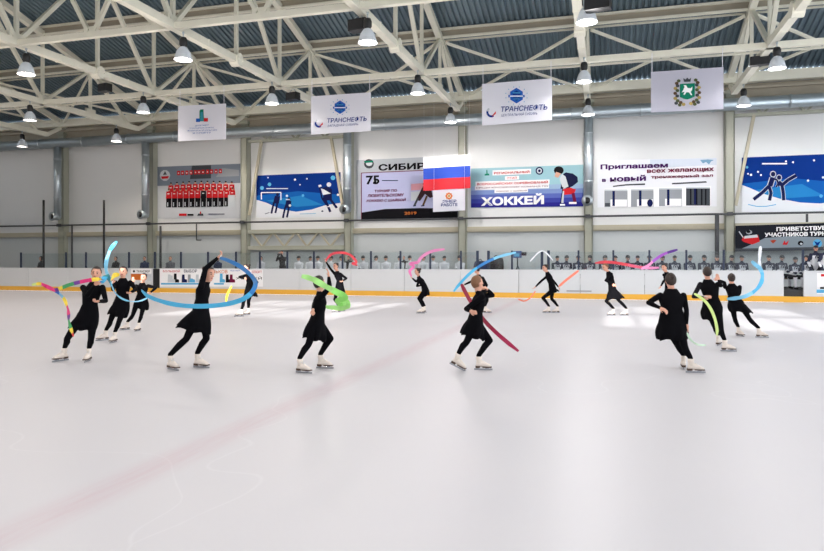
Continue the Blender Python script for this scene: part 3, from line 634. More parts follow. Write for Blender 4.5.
# figure skating picture
o = sheet('wall_banner', (741.6, 157.6, 842, 153.4, 212.2, 212.8), Y, ink['snow'], 'blue wall picture of a figure skating pair in white snow', group='banners on the far wall')
A = Art(Y); night(A, 741.8, 842, lambda x: 157.6 - .042 * (x - 742), lambda x: 212.2, [(842, .8), (820, .85), (800, .83), (780, .76), (762, .66), (750, .56), (741.8, .5)], [(747, .18, 1.4), (751, .32, 1.2), (758, .27, 1), (761, .33, 1), (748, .3, .9), (786, .1, 1), (793, .12, 1), (814, .1, 1.1), (808, .45, 1.2), (821, .72, 1.8), (823, .4, 1.2)])
A.rect(762, 163, 787, 164.4, ink['white'])
for w, m in ((4.3, ink['lgrey']), (3.2, ink['navy'])):
    A.line([(753.5, 199.5), (763, 192), (769, 186)], w, m); A.line([(769, 186), (771, 193), (769.3, 200.5)], w, m); A.line([(770, 186), (772.5, 178)], w * 1.5, m); A.line([(772, 178), (777, 180), (779, 186)], w * .6, m)
    A.line([(781, 186), (788, 180), (796, 175.5)], w, m); A.line([(782, 186), (783.2, 193), (783.6, 200.4)], w, m); A.line([(783, 186), (778.6, 182)], w * 1.2, m); A.line([(779, 182), (776, 187)], w * .5, m)
    A.disc(773, 174.2, w * .75, w * .8, m, 8); A.disc(779, 177.6, w * .7, w * .75, m, 8)
A.line([(748, 204.5), (757, 206.5), (766, 206.4), (776, 204.6)], .8, ink['sky'])
A.build('skating_picture', None, o)
# welcome banner, low on the wall
Y3 = 32.2
o = sheet('wall_banner', (735.4, 225.8, 842, 222.4, 251.4, 250), Y3, flat('print_welcome_ground', 30, 32, 40, rough=.9, spec=.08), 'black welcome banner with white lettering and club emblems, above the right bench', group='banners on the far wall')
A = Art(Y3)
A.poly([(735.6, 251), (842, 249.6), (842, 238), (790, 236.2), (765, 238), (748, 246)], flat('print_slate', 128, 140, 150, rough=.9, spec=.08)); A.poly([(735.6, 251), (842, 249.8), (842, 246.6), (735.6, 248.6)], ink['dgrey'])
A.line([(739, 231.5), (745, 240), (748, 241)], .9, ink['lgrey']); A.poly([(741.5, 240), (744, 236.4), (758, 235), (759.8, 241.6), (752, 244.6), (744, 242)], ink['red']); A.poly([(744, 238.6), (744.6, 236), (757, 234.6), (758, 237.4)], ink['lgrey']); A.disc(749, 232.2, 3.2, 2.2, ink['grey'], 9); A.disc(748.4, 231.6, 2.2, 1.5, ink['black'], 9)
A.poly([(770, 240.6), (773, 243.6), (776.5, 240.4), (774, 239.8)], flat('print_rust', 160, 60, 40, rough=.9, spec=.08)); A.poly([(782.5, 244.6), (784.5, 240.4), (785.6, 243), (789, 240.2), (787, 245)], ink['red']); A.disc(800.6, 243.2, 3, 2.5, ink['black'], 8); A.disc(801.2, 243.8, 1.4, 1, ink['lgrey'], 7); A.disc(817.4, 243.4, 4.6, 4.2, ink['sky'], 14); A.poly([(814, 241), (817.4, 247), (820.8, 241), (817.4, 242.6)], ink['deep'])
A.build('printed_picture', None, o)
lettering('ПРИВЕТСТВУЕМ', 776.4, 832, 229.2, 227.6, 4.2, Y3 - .02, ink['white'], o, .05); lettering('УЧАСТНИКОВ ТУРНИРА', 764.6, 840, 234.9, 233.2, 4.2, Y3 - .02, ink['white'], o, .05)

# ================================================================ LAMPS, SPEAKERS
reflm = cloth_mat('lamp_reflector', srgb(205, 210, 216), .16)
glow = M('lamp_glow', (1, .97, .9), emit=10.0)
def make_lamp():
    t = thing('pendant_lamp', (0, 0, 0), 'x', 'ceiling lamp', 'bell lamps hanging from the trusses')
    b = MB(); b.lathe([(.07, .2), (.12, .17), (.2, .05), (.255, -.14), (.27, -.2), (.262, -.2), (.245, -.13), (.19, .05), (.1, .15)], n=24); b.build('reflector', reflm, t)
    b = MB(); b.lathe([(.02, .5), (.09, .48), (.12, .4), (.12, .26), (.08, .19)], n=16, cap0=True, cap1=True); b.build('ballast', blackp, t)
    b = MB(); b.cyl((0, 0, .48), (0, 0, .6), .02, n=8); b.lathe([(.035, .6), (.035, .66)], n=8, cap0=True, cap1=True); b.build('hook', galv, t)
    b = MB(); b.ell((0, 0, -.1), V(.2, 0, 0), V(0, .2, 0), V(0, 0, .09), 16, 8); b.build('lamp_glass', glow, t)
    return t
lamp0 = make_lamp(); first = True
LROW = ((29.7, 'row by far wall'), (24.2, 'second row from wall'), (18.0, 'third row from wall'))
LAMPS = []
for y, rn in LROW:
    for x, nm in zip(TRUSSX, names):
        p = V(x + (.05 if y > 20 else .3), y, 7.95 if y > 20 else 7.9); d = p.dot(FWD); px = CX + F * p.dot(RGT) / d
        if not (-5 < px < 829): continue
        LAMPS.append((p, rn, nm))
for p, rn, nm in LAMPS:
    o = lamp0 if first else copy_tree(lamp0); first = False
    o.location = p; o['label'] = 'bell lamp, ' + rn + ', ' + nm.replace('above the column', 'over column').replace('above the leftmost', 'over leftmost').replace('the ', '')
for px, py, Y, w, h, nm in ((359, 25.5, 18.4, .58, .32, 'left of the big bell lamp near the top centre'), (105, 88, 23.4, .5, .32, 'under the truss above the team photo, left part'), (293, 96.5, 25.6, .52, .3, 'left of the small company banner'),
                             (598, 3, 17.6, .62, .36, 'above the lamp at the top edge'), (760, 61, 26, .62, .3, 'beside the lamp at the right')):
    p = onY(px, py, Y); t = thing('hanging_loudspeaker', p, 'black box loudspeaker under the roof ' + nm, 'loudspeaker', 'loudspeakers under the roof')
    b = MB(); f = V(-.2, -.98, 0).normalized(); r = V(.98, -.2, 0).normalized(); b.box(p, (w, .3, h), None, (r, V(.2, .98, 0).normalized(), UP)); b.build('cabinet', blackp, t)
    b = MB(); b.box(p + f * .16, (w * .9, .02, h * .84), None, (r, f, UP)); b.build('grille', flat('speaker_grille', 30, 31, 34, .8), t)
    b = MB()
    for s_ in (-1, 1): b.beam(p + r * (w / 2 * s_ * .7) + UP * (h / 2), p + r * (w * .1 * s_) + UP * (ZB - p.z - .1), .025, .025)
    b.box(p - r * (w / 2 + .02), (.03, .2, h * .9), None, (r, f, UP)); b.build('bracket', galv, t)
# ================================================================ PEOPLE
def lerp(a, b, t): return a * (1 - t) + b * t
def ellring(c, A, B, n=18): return [c + A * math.cos(2 * math.pi * i / n) + B * math.sin(2 * math.pi * i / n) for i in range(n)]
def capsule(mb, p0, r0, p1, r1, n=12):
    p0, p1 = Vector(p0), Vector(p1)
    if (p1 - p0).length < 1e-4: p1 = p0 + V(0, 0, 1e-3)
    mb.cyl(p0, p1, r0, r1, n); 
    for p, r in ((p0, r0), (p1, r1)): mb.ell(p, V(r, 0, 0), V(0, r, 0), V(0, 0, r), n, 7)
def remeshed(mb, voxel, smooth=6):
    me = mb.mesh('tmp'); ob = bpy.data.objects.new('tmp', me); COL.objects.link(ob)
    r = ob.modifiers.new('r', 'REMESH'); r.mode = 'VOXEL'; r.voxel_size = voxel
    s = ob.modifiers.new('s', 'SMOOTH'); s.factor = .5; s.iterations = smooth
    out = bpy.data.meshes.new_from_object(ob.evaluated_get(bpy.context.evaluated_depsgraph_get()))
    bpy.data.objects.remove(ob); bpy.data.meshes.remove(me); return out
def seg_d(P, a, b, ra, rb):
    a = np.array(a); b = np.array(b); d = b - a; t = np.clip(((P - a) @ d) / max(1e-9, d @ d), 0, 1)
    return np.linalg.norm(P - (a + t[:, None] * d), axis=1) - (ra + (rb - ra) * t)
def hand(mb, bones, w, d, nrm, s, curl=.5, thumb=None):
    """w wrist, d direction of the forearm, nrm palm normal (side the fingers curl to)"""
    d = d.normalized(); nrm = (nrm - d * nrm.dot(d)); nrm = nrm.normalized() if nrm.length > 1e-3 else d.orthogonal().normalized(); sd = d.cross(nrm)
    pc = w + d * .045 * s
    mb.ell(pc, sd * .036 * s, d * .05 * s, nrm * .017 * s, 12, 8); bones.append((w, w + d * .08 * s, .028 * s, .028 * s, 'skin'))
    for k, (o, L) in enumerate(((-.027, .062), (-.009, .07), (.009, .066), (.026, .052))):
        a = w + d * .082 * s + sd * o * s; m = a + (d * math.cos(curl) + nrm * math.sin(curl)) * (L * .52 * s); e = m + (d * math.cos(curl * 2.1) + nrm * math.sin(curl * 2.1)) * (L * .48 * s)
        capsule(mb, a - d * .02 * s, .0088 * s, m, .0085 * s, 7); capsule(mb, m, .0085 * s, e, .0078 * s, 7); bones.append((a, e, .012 * s, .01 * s, 'skin'))
    a = w + d * .025 * s - sd * .03 * s; m = a + (d * .75 - sd * .6 + nrm * .35) * (.035 * s); e = m + (d * .95 + nrm * .45 - sd * .05) * (.028 * s)
    capsule(mb, a, .0115 * s, m, .01 * s, 7); capsule(mb, m, .01 * s, e, .0085 * s, 7); bones.append((a, e, .012 * s, .01 * s, 'skin'))
def head(mb, bones, c, hf, hu, s):
    hs = hf.cross(hu).normalized()
    mb.ell(c + hu * .012 * s, hs * .073 * s, hf * .092 * s, hu * .098 * s, 18, 12)
    mb.ell(c + hf * .026 * s - hu * .055 * s, hs * .052 * s, hf * .058 * s, hu * .062 * s, 14, 9)
    capsule(mb, c + hf * .09 * s + hu * .005 * s, .008 * s, c + hf * .106 * s - hu * .024 * s, .0125 * s, 8)
    for k in (-1, 1): mb.ell(c + hs * (.074 * s * k) - hf * .005 * s - hu * .01 * s, hs * .01 * s, hf * .018 * s, hu * .03 * s, 8, 6)
    capsule(mb, c + hf * .078 * s - hu * .052 * s - hs * .016 * s, .008 * s, c + hf * .078 * s - hu * .052 * s + hs * .016 * s, .008 * s, 8)
    bones.append((c - hu * .05 * s, c + hu * .03 * s, .085 * s, .09 * s, 'skin'))
    return hs
def paint(me, bones, c, hf, hu, s, mats, spots=True):
    names = list(mats); 
    me.materials.clear()
    for n in names: me.materials.append(mats[n])
    P = np.empty(len(me.polygons) * 3); me.polygons.foreach_get('center', P); P = P.reshape(-1, 3)
    D = np.stack([seg_d(P, a, b, ra, rb) for a, b, ra, rb, t in bones]); k = D.argmin(0)
    idx = np.array([names.index(bones[i][4]) for i in range(len(bones))])[k]
    if spots:
        hs = hf.cross(hu).normalized(); C = np.array(c)
        for sx in (-1, 1):
            e = C + np.array(hf * .083 * s + hu * .008 * s + hs * (.031 * s * sx)); idx[((P - e) @ np.array(hu) / .55) ** 2 + ((P - e) @ np.array(hs)) ** 2 + ((P - e) @ np.array(hf) * .4) ** 2 < (.013 * s) ** 2] = names.index('eye')
            e = C + np.array(hf * .083 * s + hu * .03 * s + hs * (.031 * s * sx)); idx[((P - e) @ np.array(hu) / .25) ** 2 + ((P - e) @ np.array(hs)) ** 2 + ((P - e) @ np.array(hf) * .4) ** 2 < (.018 * s) ** 2] = names.index('eye')
        e = C + np.array(hf * .084 * s - hu * .052 * s); idx[((P - e) @ np.array(hu) / .4) ** 2 + ((P - e) @ np.array(hs)) ** 2 + ((P - e) @ np.array(hf) * .4) ** 2 < (.023 * s) ** 2] = names.index('lip')
    me.polygons.foreach_set('material_index', idx.astype(np.int32)); me.polygons.foreach_set('use_smooth', [True] * len(me.polygons)); me.update()
HAIR = {k: M('hair_' + k, srgb(*v), .6, noise=.25, nscale=40, bump=.4) for k, v in dict(dark=(34, 26, 24), brown=(46, 32, 26), light=(122, 84, 56), black=(22, 18, 20)).items()}
def add_hair(root, c, hf, hu, s, mat, bun=True, loc=None, low=-.35):
    hs = hf.cross(hu).normalized(); b = MB()
    def keep(q):
        f, u = q.dot(hf) / (.1 * s), q.dot(hu) / (.11 * s)
        return (f < .45 - .9 * max(0, .45 - u) or u > .62) and u > low - .5 * (f < -.1)
    b.ell(c + hu * .014 * s - hf * .004 * s, hs * .081 * s, hf * .099 * s, hu * .107 * s, 26, 18, keep=keep)
    b.ell(c + hu * .02 * s - hf * .012 * s, hs * .077 * s, hf * .088 * s, hu * .1 * s, 22, 14, keep=lambda q: q.dot(hf) < .02 * s or q.dot(hu) > .07 * s)
    if bun:
        bc = c - hf * .095 * s + hu * .065 * s
        b.ell(bc, hs * .042 * s, hf * .036 * s, hu * .04 * s, 14, 9); b.lathe([(.03 * s, -.012 * s), (.043 * s, 0), (.03 * s, .012 * s)], bc + hf * .02 * s, 14, None, hf)
    return b.build('hair', mat, root)
def skate(root, P, toe, s, tilt=0.0, roll=0.0, white=None):
    """P: blade contact point, toe: horizontal direction"""
    t = toe.normalized(); R = Matrix.Rotation(tilt, 3, t.cross(UP)); x = R @ t; z = R @ UP; y = z.cross(x)
    if roll: Q = Matrix.Rotation(roll, 3, x); z = Q @ z; y = Q @ y
    W = lambda a, b_, c: P + x * a * s + y * b_ * s + z * c * s
    b = MB(); rings = []
    for xx, zc, hy, hz in ((-.105, .085, .02, .025), (-.1, .09, .032, .04), (-.05, .1, .036, .052), (.02, .1, .038, .055), (.07, .085, .044, .037), (.115, .075, .04, .026), (.14, .07, .022, .014)): rings.append(ellring(W(xx, 0, zc), y * hy * s, z * hz * s, 14))
    b.loft(rings)
    b.loft([ellring(W(xx, 0, zz), y * hy * s, x * hx * s, 14) for xx, zz, hy, hx in ((-.045, .09, .034, .055), (-.05, .14, .036, .048), (-.055, .18, .041, .049), (-.06, .222, .046, .053))])
    o = b.build('skate', white or bootw, root)
    b = MB(); b.box(W(.075, 0, .05), (.15 * s, .075 * s, .016 * s), None, (x, y, z)); b.box(W(-.075, 0, .053), (.075 * s, .062 * s, .034 * s), None, (x, y, z)); b.build('sole', sole, o)
    b = MB(); b.box(W(.015, 0, .013), (.3 * s, .007 * s, .026 * s), None, (x, y, z)); b.box(W(.075, 0, .034), (.06 * s, .01 * s, .03 * s), None, (x, y, z)); b.box(W(-.075, 0, .034), (.05 * s, .01 * s, .03 * s), None, (x, y, z)); b.build('blade', steel, o)
    b = MB()
    for k in range(4): b.cyl(W(.03 - .022 * k, -.03, .135 + .02 * k), W(.03 - .022 * k, .03, .135 + .02 * k), .006 * s, n=6)
    b.build('laces', whiteb, o)
    return o, W(-.058, 0, .24), W(-.04, 0, .1)
def skater(nm, label, f, headp, neck, sho, arms, waist, hip, hem, legs, zc=None, s=.93, hair='dark', hf=None, hu=None, toes=None, bun=True, shw=.15, wide=1.04, tilt=(0, 0), kz=(0, 0), drape=.62, skinm=None):
    """all points are (column, row[, extra depth m]) in the photograph; arms/legs: [left, right] of the person.
       arms: (elbow, wrist, sign_elbow, sign_wrist); legs: (knee, blade point)"""
    fz = [zc_ground(l[1][1]) for l in legs]; z0 = zc or sum(fz) / 2
    fv = (RGT * f[0] + FWD * f[1]).normalized(); lv = V(-fv.y, fv.x, 0)                      # facing, the person's left
    pt = lambda p, dz=0: cam(p[0], p[1], z0 + dz + (p[2] if len(p) > 2 else 0))
    N_, Wc, Hc, C = pt(neck), pt(waist), pt(hip), pt(sho)
    spine = (C - Hc).normalized(); 
    sh = [C + lv * shw * s, C - lv * shw * s]; hp = [Hc + lv * .085 * s, Hc - lv * .085 * s]
    def reach(a, p, L, sg):
        za = a.dot(FWD); q = cam(p[0], p[1], za); d = (q - a).length
        for _ in range(3):
            dz = math.sqrt(max(0, L * L - d * d)) * sg; q = cam(p[0], p[1], za + dz); d = (cam(p[0], p[1], za + dz) - FWD * dz - a).length
        v = q - a; return a + v * min(1, L * 1.12 / v.length)
    mb = MB(); bones = []; cap = lambda a, ra, b_, rb, t: (capsule(mb, a, ra, b_, rb), bones.append((a, b_, ra, rb, t)))
    # torso
    fwd_t = lv.cross(spine).normalized() * -1
    if fwd_t.dot(fv) < 0: fwd_t = -fwd_t
    prof = [(N_ + spine * .0, .055, .05), (C + spine * .012, .105, .062), (C - spine * .02, .14, .075), (lerp(C, Wc, .3), .135, .09), (lerp(C, Wc, .6), .118, .086), (Wc, .104, .078), (lerp(Wc, Hc, .5), .125, .09), (Hc, .142, .1), (Hc - spine * .07 * s, .125, .088), (Hc - spine * .11 * s, .07, .05)]
    mb.loft([ellring(c, lv * a * s, fwd_t * b_ * s) for c, a, b_ in prof])
    bones.append((C, Wc, .1 * s, .09 * s, 'cloth')); bones.append((Wc, Hc, .09 * s, .12 * s, 'cloth'))
    # head
    Hd = pt(headp); hu = (Vector(hu) if hu else (Hd - N_).lerp(UP * (Hd - N_).length, .45)).normalized()
    hfv = (RGT * hf[0] + FWD * hf[1] + UP * (hf[2] if len(hf) > 2 else 0)).normalized() if hf else fv.copy()
    hfv = (hfv - hu * hfv.dot(hu)).normalized()
    head(mb, bones, Hd, hfv, hu, s)
    capsule(mb, N_ - spine * .03, .05 * s, Hd - hu * .06 * s - hfv * .012 * s, .046 * s); bones.append((N_ + spine * .03, Hd - hu * .06 * s, .05 * s, .046 * s, 'skin'))
    hands = []
    for a, S_ in zip(arms, sh):
        el = reach(S_, a[0], .27 * s, a[2]); wr = reach(el, a[1], .235 * s, a[3])
        cap(S_, .05 * s, el, .037 * s, 'cloth'); mid = lerp(el, wr, .35); cap(el, .037 * s, mid, .037 * s, 'cloth'); cap(mid, .037 * s, wr, .025 * s, 'cloth')
        bones[-1] = (mid, wr, .037 * s, .03 * s, 'cloth')
        d = (wr - el).normalized(); nr = (Wc - wr) if (wr - Wc).length < .25 else (d.cross(lv) if abs(d.dot(lv)) < .9 else fv)
        hand(mb, bones, wr, d, nr, s, a[4] if len(a) > 4 else .55); hands.append(wr + d * .07 * s)
    root_loc = (legs[0][1], legs[1][1])
    G = [cam(l[1][0], l[1][1], z) for l, z in zip(legs, fz)]
    for g in G: g.z = 0
    me_children = []
    for i, (l, P) in enumerate(zip(legs, G)):
        tv = toes[i] if toes else f; tv = (RGT * tv[0] + FWD * tv[1]).normalized()
        t = tv; tl = tilt[i]; R = Matrix.Rotation(tl, 3, t.cross(UP)); x = R @ t; z = R @ UP
        if tl < 0: P.z = -.13 * s * math.sin(tl) * .9
        an = P - x * .045 * s + z * .12 * s; ct = P - x * .058 * s + z * .22 * s
        kn = lerp(hp[i], ct, .5); zk = kn.dot(FWD) + kz[i]; kn = cam(l[0][0], l[0][1], zk)
        th = kn - hp[i]
        cap(hp[i], .082 * s, lerp(hp[i], kn, .45), .07 * s, 'cloth'); cap(lerp(hp[i], kn, .45), .07 * s, kn, .05 * s, 'cloth')
        m = lerp(kn, ct, .35) - x * .012 * s
        cap(kn, .05 * s, m, .052 * s, 'cloth'); cap(m, .052 * s, ct, .037 * s, 'cloth'); cap(ct, .037 * s, an, .032 * s, 'cloth'); cap(an, .03 * s, P + x * .08 * s + z * .075 * s, .018 * s, 'cloth')
        me_children.append((P, tv, tl))
    me = remeshed(mb, .0085); paint(me, bones, Hd, hfv, hu, s, dict(cloth=blackcloth, skin=skinm or skin, eye=eyem, lip=lipm))
    base = (G[0] + G[1]) / 2; base.z = 0
    me.transform(Matrix.Translation(-base)); me.name = nm
    o = bpy.data.objects.new(nm, me); COL.objects.link(o); o.location = base; tag(o, label, 'person', 'ribbon skaters in black')
    add_hair(o, Hd, hfv, hu, s, HAIR[hair], bun)
    for P, tv, tl in me_children: skate(o, P, tv, s * .93, tl)
    # dress: bodice and flared skirt, one garment
    b = MB(); hl, hr = pt(hem[0]), pt(hem[1]); hc = (hl + hr) / 2; ha = (hr - hl) / 2; hd = FWD * ha.length * drape
    ex = lambda a, b_, v: math.sqrt((a * lv.dot(v)) ** 2 + (b_ * fwd_t.dot(v)) ** 2)
    pc = [(N_ + spine * .005, .062, .056), (C + spine * .02, .1, .07), (C - spine * .02, .145, .088), (lerp(C, Wc, .3), .146, .102), (lerp(C, Wc, .6), .13, .098), (Wc, .114, .09), (lerp(Wc, Hc, .5), .138, .104), (Hc, .158, .118)]
    rings = [ellring(c, lv * a * s * wide, fwd_t * b_ * s * (.5 + .5 * wide), 40) for c, a, b_ in pc]
    base_ring = rings[-1]; ang = [math.atan2((p - Hc).dot(FWD), (p - Hc).dot(RGT)) for p in base_ring]
    sgn = 1 if (lv.cross(fwd_t)).dot(UP) > 0 else -1
    hm = [hc + ha * math.cos(t) + hd * math.sin(t) + (RGT * math.cos(t) + FWD * math.sin(t)) * (.022 * math.sin(5 * t + 1) + .012 * math.sin(9 * t)) - UP * .015 * math.cos(5 * t + 1) for t in ang]
    for k in (.2, .4, .6, .8, .97, 1.0):
        e = k ** 1.15; rings.append([lerp(p, q, k) + (p - Hc) * (.0 if k > .9 else .12 * math.sin(math.pi * k)) for p, q in zip(base_ring, hm)])
    # turn the hem inwards for thickness
    rings.append([lerp(p, hc, .03) + UP * .006 for p in hm]); rings.append([lerp(p, q, .5) for p, q in zip(base_ring, [lerp(p, hc, .05) for p in hm])])
    b.loft(rings, None, True, True, False); b.build('dress', blackcloth, o)
    return o, hands
F_ = dict()
# name, ... ------------------------------------------------ the skaters, left to right
def sk(*a, **k): 
    r = skater('person', *a, **k); return r
H1 = sk('leftmost skater in black dress, rainbow ribbon across her chin', (.15, -1), (96.2, 273.4), (94, 282), (92.8, 287.5),
        [((105.8, 300.8), (98, 301.5), -1, -1), ((87, 296), (95, 285), -1, -1)], (90, 304), (88.3, 314.5), ((69, 327), (93.5, 331)), [((91, 339.5), (87.8, 361.5)), ((67, 339), (61.3, 361))],
        toes=((.1, -1), (-.55, -.8)), kz=(-.08, -.1), s=.97, hf=(.25, -1, -.1))
H2 = sk('second skater from left in black, thin blue ribbon round her waist', (.1, -1), (123.3, 271.8), (122.8, 278.2), (122.8, 282.5),
        [((136, 289.5), (130.5, 292.5), -1, -1), ((113, 289.5), (112.5, 283), -1, -1)], (122.7, 294.5), (121.3, 303.5), ((108, 313.5), (125.5, 317.5)), [((118.7, 322.5), (113.6, 342.5)), ((110.5, 321), (103.2, 340.5))],
        toes=((-.1, -1), (-.75, -.65)), kz=(-.08, -.1), s=.96, hf=(.05, -1, 0), hair='black')
H3 = sk('smaller skater in black dress third from left, raising a hand beside the second skater', (0.05, -1), (143.6, 277.6), (142.4, 283), (142.2, 286),
        [((156.4, 287.6), (150.6, 292.4), -1, -1), ((134.2, 289.2), (133.2, 282), -1, -1)], (142, 293.5), (141.4, 300.2), ((134, 306.8), (147, 309.8)), [((141.4, 314.8), (137.8, 331)), ((132.6, 315.5), (125.4, 330))],
        toes=((-.15, -1), (-.7, -.7)), kz=(-.06, -.08), s=.88, hf=(-.1, -1, -.15))
H4 = sk('skater in black dress with one arm high over her head, trailing the big blue ribbon', (1, 0.05), (208.6, 274), (206.3, 282), (203.8, 286.5),
        [((200, 300), (201, 308), 1, .3), ((205.5, 268.6), (217.6, 258), -1, .3, .9)], (202, 299), (200.8, 311), ((176, 326), (209, 334)), [((206.5, 338.5), (200.6, 367.8)), ((186.3, 339), (172.6, 370))],
        toes=((.95, -.3), (.8, -.6)), s=1.0, hf=(.8, -.4, .35), hair='brown', kz=(-.03, .05))
H5 = sk('distant skater in black behind the big blue ribbon, head bowed left', (-.75, -.65), (246.8, 267.8), (248.9, 272.6), (249.4, 275.3),
        [((257.3, 282.4), (253.5, 279.5), -.4, -1), ((239.5, 277), (244.6, 278.4), -1, -1)], (250, 282.8), (249.4, 289.6), ((244.6, 295.4), (257, 296.6)), [((248.4, 302.5), (246.9, 315)), ((243.3, 302.5), (239.6, 316.6))],
        toes=((-.6, -.8), (-.95, -.3)), s=.98, hf=(-.8, -.5, -.25), kz=(-.05, -.05))
H6 = sk('skater in black seen in profile, lime ribbon across her head', (1, 0.15), (319.3, 283.2), (320.6, 291.8), (320.4, 297),
        [((314.6, 303.4), (313, 309.3), -.3, -1), ((329.6, 287.5), (328.8, 277.4), -.5, .2, .3)], (318.8, 312), (316.8, 321.5), ((302.6, 336.5), (324, 341.5)), [((330.6, 338.6), (324, 368.3)), ((308.2, 345), (303, 373))],
        toes=((.97, -.15), (.9, -.4)), s=.96, hf=(.6, .75, .1), hair='dark', kz=(-.02, .05))
H7 = sk('distant skater in black, hand on hip, one arm up to a red ribbon', (-.75, -.65), (335.8, 266.4), (337.2, 271.4), (337.4, 273.8),
        [((346.4, 278.4), (342.6, 281), -.3, -1), ((330.4, 268.8), (326.4, 262.4), -.5, -.3, .3)], (339.7, 280.6), (339.6, 287), ((334.4, 294.4), (344.6, 295.8)), [((340.8, 299.4), (342.2, 311.3)), ((334.8, 299.6), (336.6, 312.4))],
        toes=((-.7, -.7), (-.95, -.2)), s=.98, hf=(-.6, -.75, .1))
H8 = sk('distant skater in black bending her knees, under a pink ribbon', (-1, .05), (417.5, 271.4), (418.4, 276.6), (419.4, 278.8),
        [((416, 281.5), (412.3, 278.2), -.6, -.5, .8), ((417, 286), (421, 285.5), .8, .5)], (423.6, 284.8), (425.2, 290.2), ((420, 297.8), (428.8, 295)), [((418.6, 298.4), (421, 313.4)), ((420.8, 300), (422.8, 312.5))],
        toes=((-1, -.1), (-1, 0)), s=.94, hf=(-.9, -.1, .4), hair='brown', kz=(-.03, .03))
H9 = sk('skater in black dress with light brown hair, before the dark red ribbon', (1, 0.12), (477.2, 283), (479.2, 291.3), (480, 296.2),
        [((492.6, 295.4), (487.4, 289.6), .5, -.7, .9), ((464.6, 310), (470.4, 311), -.4, -.6)], (476.5, 311.5), (475.2, 321), ((460.2, 333.5), (483.4, 340.2)), [((489.8, 340.4), (482.4, 370)), ((466.3, 342.5), (456.6, 370.5))],
        toes=((.97, -.1), (.9, -.35)), s=.96, hf=(.85, .5, .1), hair='light', bun=False, tilt=(0, -.42), kz=(-.02, .05))
H10 = sk('distant skater in black behind the light brown haired skater, arm stretched to the left', (-.6, .6), (476.8, 269.6), (478.4, 274.8), (479.6, 278),
         [((471, 281.6), (464.6, 284.6), -.2, -.2, .9), ((487, 285), (484, 290), .5, .4)], (483, 288.6), (483.4, 296), ((478.6, 302.5), (487.6, 301.6)), [((481, 302), (480.2, 312.6)), ((486.6, 301.6), (487, 313))],
         toes=((-.9, .1), (.9, -.3)), s=.98, hf=(-.8, .3, .2), hair='brown')
H11 = sk('distant skater in black with both knees bent and arms swung low', (-1, -.05), (545.3, 268), (547, 272.2), (548, 274.6),
         [((541.4, 280.8), (535.6, 286.6), -.5, -.2, .4), ((553.6, 281), (558, 286.4), .4, .2, .7)], (551.2, 283), (552.8, 289.8), ((547.6, 293.6), (558.6, 291.2)), [((542.8, 298), (547.2, 313)), ((551.6, 299), (556, 313))],
         toes=((-1, -.05), (-1, -.1)), s=.95, hf=(-1, -.25, -.05), hair='brown', kz=(-.03, .0))
H12 = sk('distant sunlit skater in black with hands joined behind her and a wide skirt', (-1, -.1), (605.4, 267.2), (608, 271.6), (609.4, 274),
         [((605.6, 280.4), (612.4, 284), -.8, -.2), ((613, 280), (614.4, 284.4), .7, -.2)], (611.4, 284.6), (612.6, 290.2), ((606.8, 299.8), (624, 298)), [((606.2, 301.2), (611.6, 315.6)), ((619.4, 301.2), (624.6, 315.6))],
         toes=((-1, -.1), (-1, -.1)), s=.95, hf=(-1, -.35, .0), hair='light', bun=False)
H13 = sk('distant skater in black mostly hidden behind the big back-turned skater, chin up', (-.9, -.4), (664.4, 267.6), (666.2, 272.2), (667.4, 275),
         [((663.6, 281), (661, 286), -.8, -.5), ((672, 281), (669.4, 286), .5, .2)], (668.6, 284), (669.4, 291), ((663.5, 298.6), (675.6, 298.6)), [((666.8, 302), (668.2, 313.6)), ((673, 302), (675.2, 313.6))],
         toes=((-1, -.1), (-1, -.1)), s=.96, hf=(-.9, -.45, .25), hair='dark')
H14 = sk('largest skater in black, back to the camera, left hand on her back', (.15, 1), (670.6, 280.6), (671.2, 289), (671.8, 295.6),
         [((648.4, 302.6), (660, 307.8), -.3, -.7), ((686.4, 309.6), (686.6, 323.5), -.2, -.2, .3)], (671.8, 309), (672.6, 323), ((657.2, 339.6), (686.6, 338.6)), [((678, 345.5), (683.4, 368.6)), ((684.6, 346), (694.6, 372.8))],
         toes=((.3, .9), (.98, -.15)), s=.97, hf=(.1, 1, 0), hair='brown', bun=True, shw=.165, wide=1.32, kz=(.02, -.02))
H15 = sk('skater in black, back to the camera with a yellow green ribbon curving down her side', (.3, .95), (707.2, 272.6), (707.6, 279.6), (708.8, 284.4),
         [((693.4, 296.6), (703.6, 296.8), -.3, -.7), ((721, 285.6), (719, 280.6), -.2, .3)], (711, 297), (712.4, 307), ((702.4, 318), (719.6, 325)), [((715.4, 328), (718.6, 345.5)), ((721, 329), (727.8, 351.4))],
         toes=((.6, .8), (.98, -.2)), s=.96, hf=(.2, 1, 0), hair='brown', bun=False, wide=1.16, kz=(.05, -.02))
H16 = sk('skater in black at the right leaning left, the light blue ribbon behind her waist', (.35, .94), (731.4, 278.4), (731.8, 283.8), (732.4, 287),
         [((724.4, 282.6), (718.4, 280), -.1, -.1), ((739.6, 293), (735.6, 298), .7, .5)], (733.4, 295.4), (735.8, 302.6), ((729.8, 311.4), (752.4, 313)), [((734.8, 318.6), (739.8, 336.2)), ((749.3, 318.7), (761.4, 337.6))],
         toes=((.2, -1), (.95, -.3)), s=.92, hf=(.1, 1, .1), hair='brown')
HANDS = [h[1] for h in (H1, H2, H3, H4, H5, H6, H7, H8, H9, H10, H11, H12, H13, H14, H15, H16)]
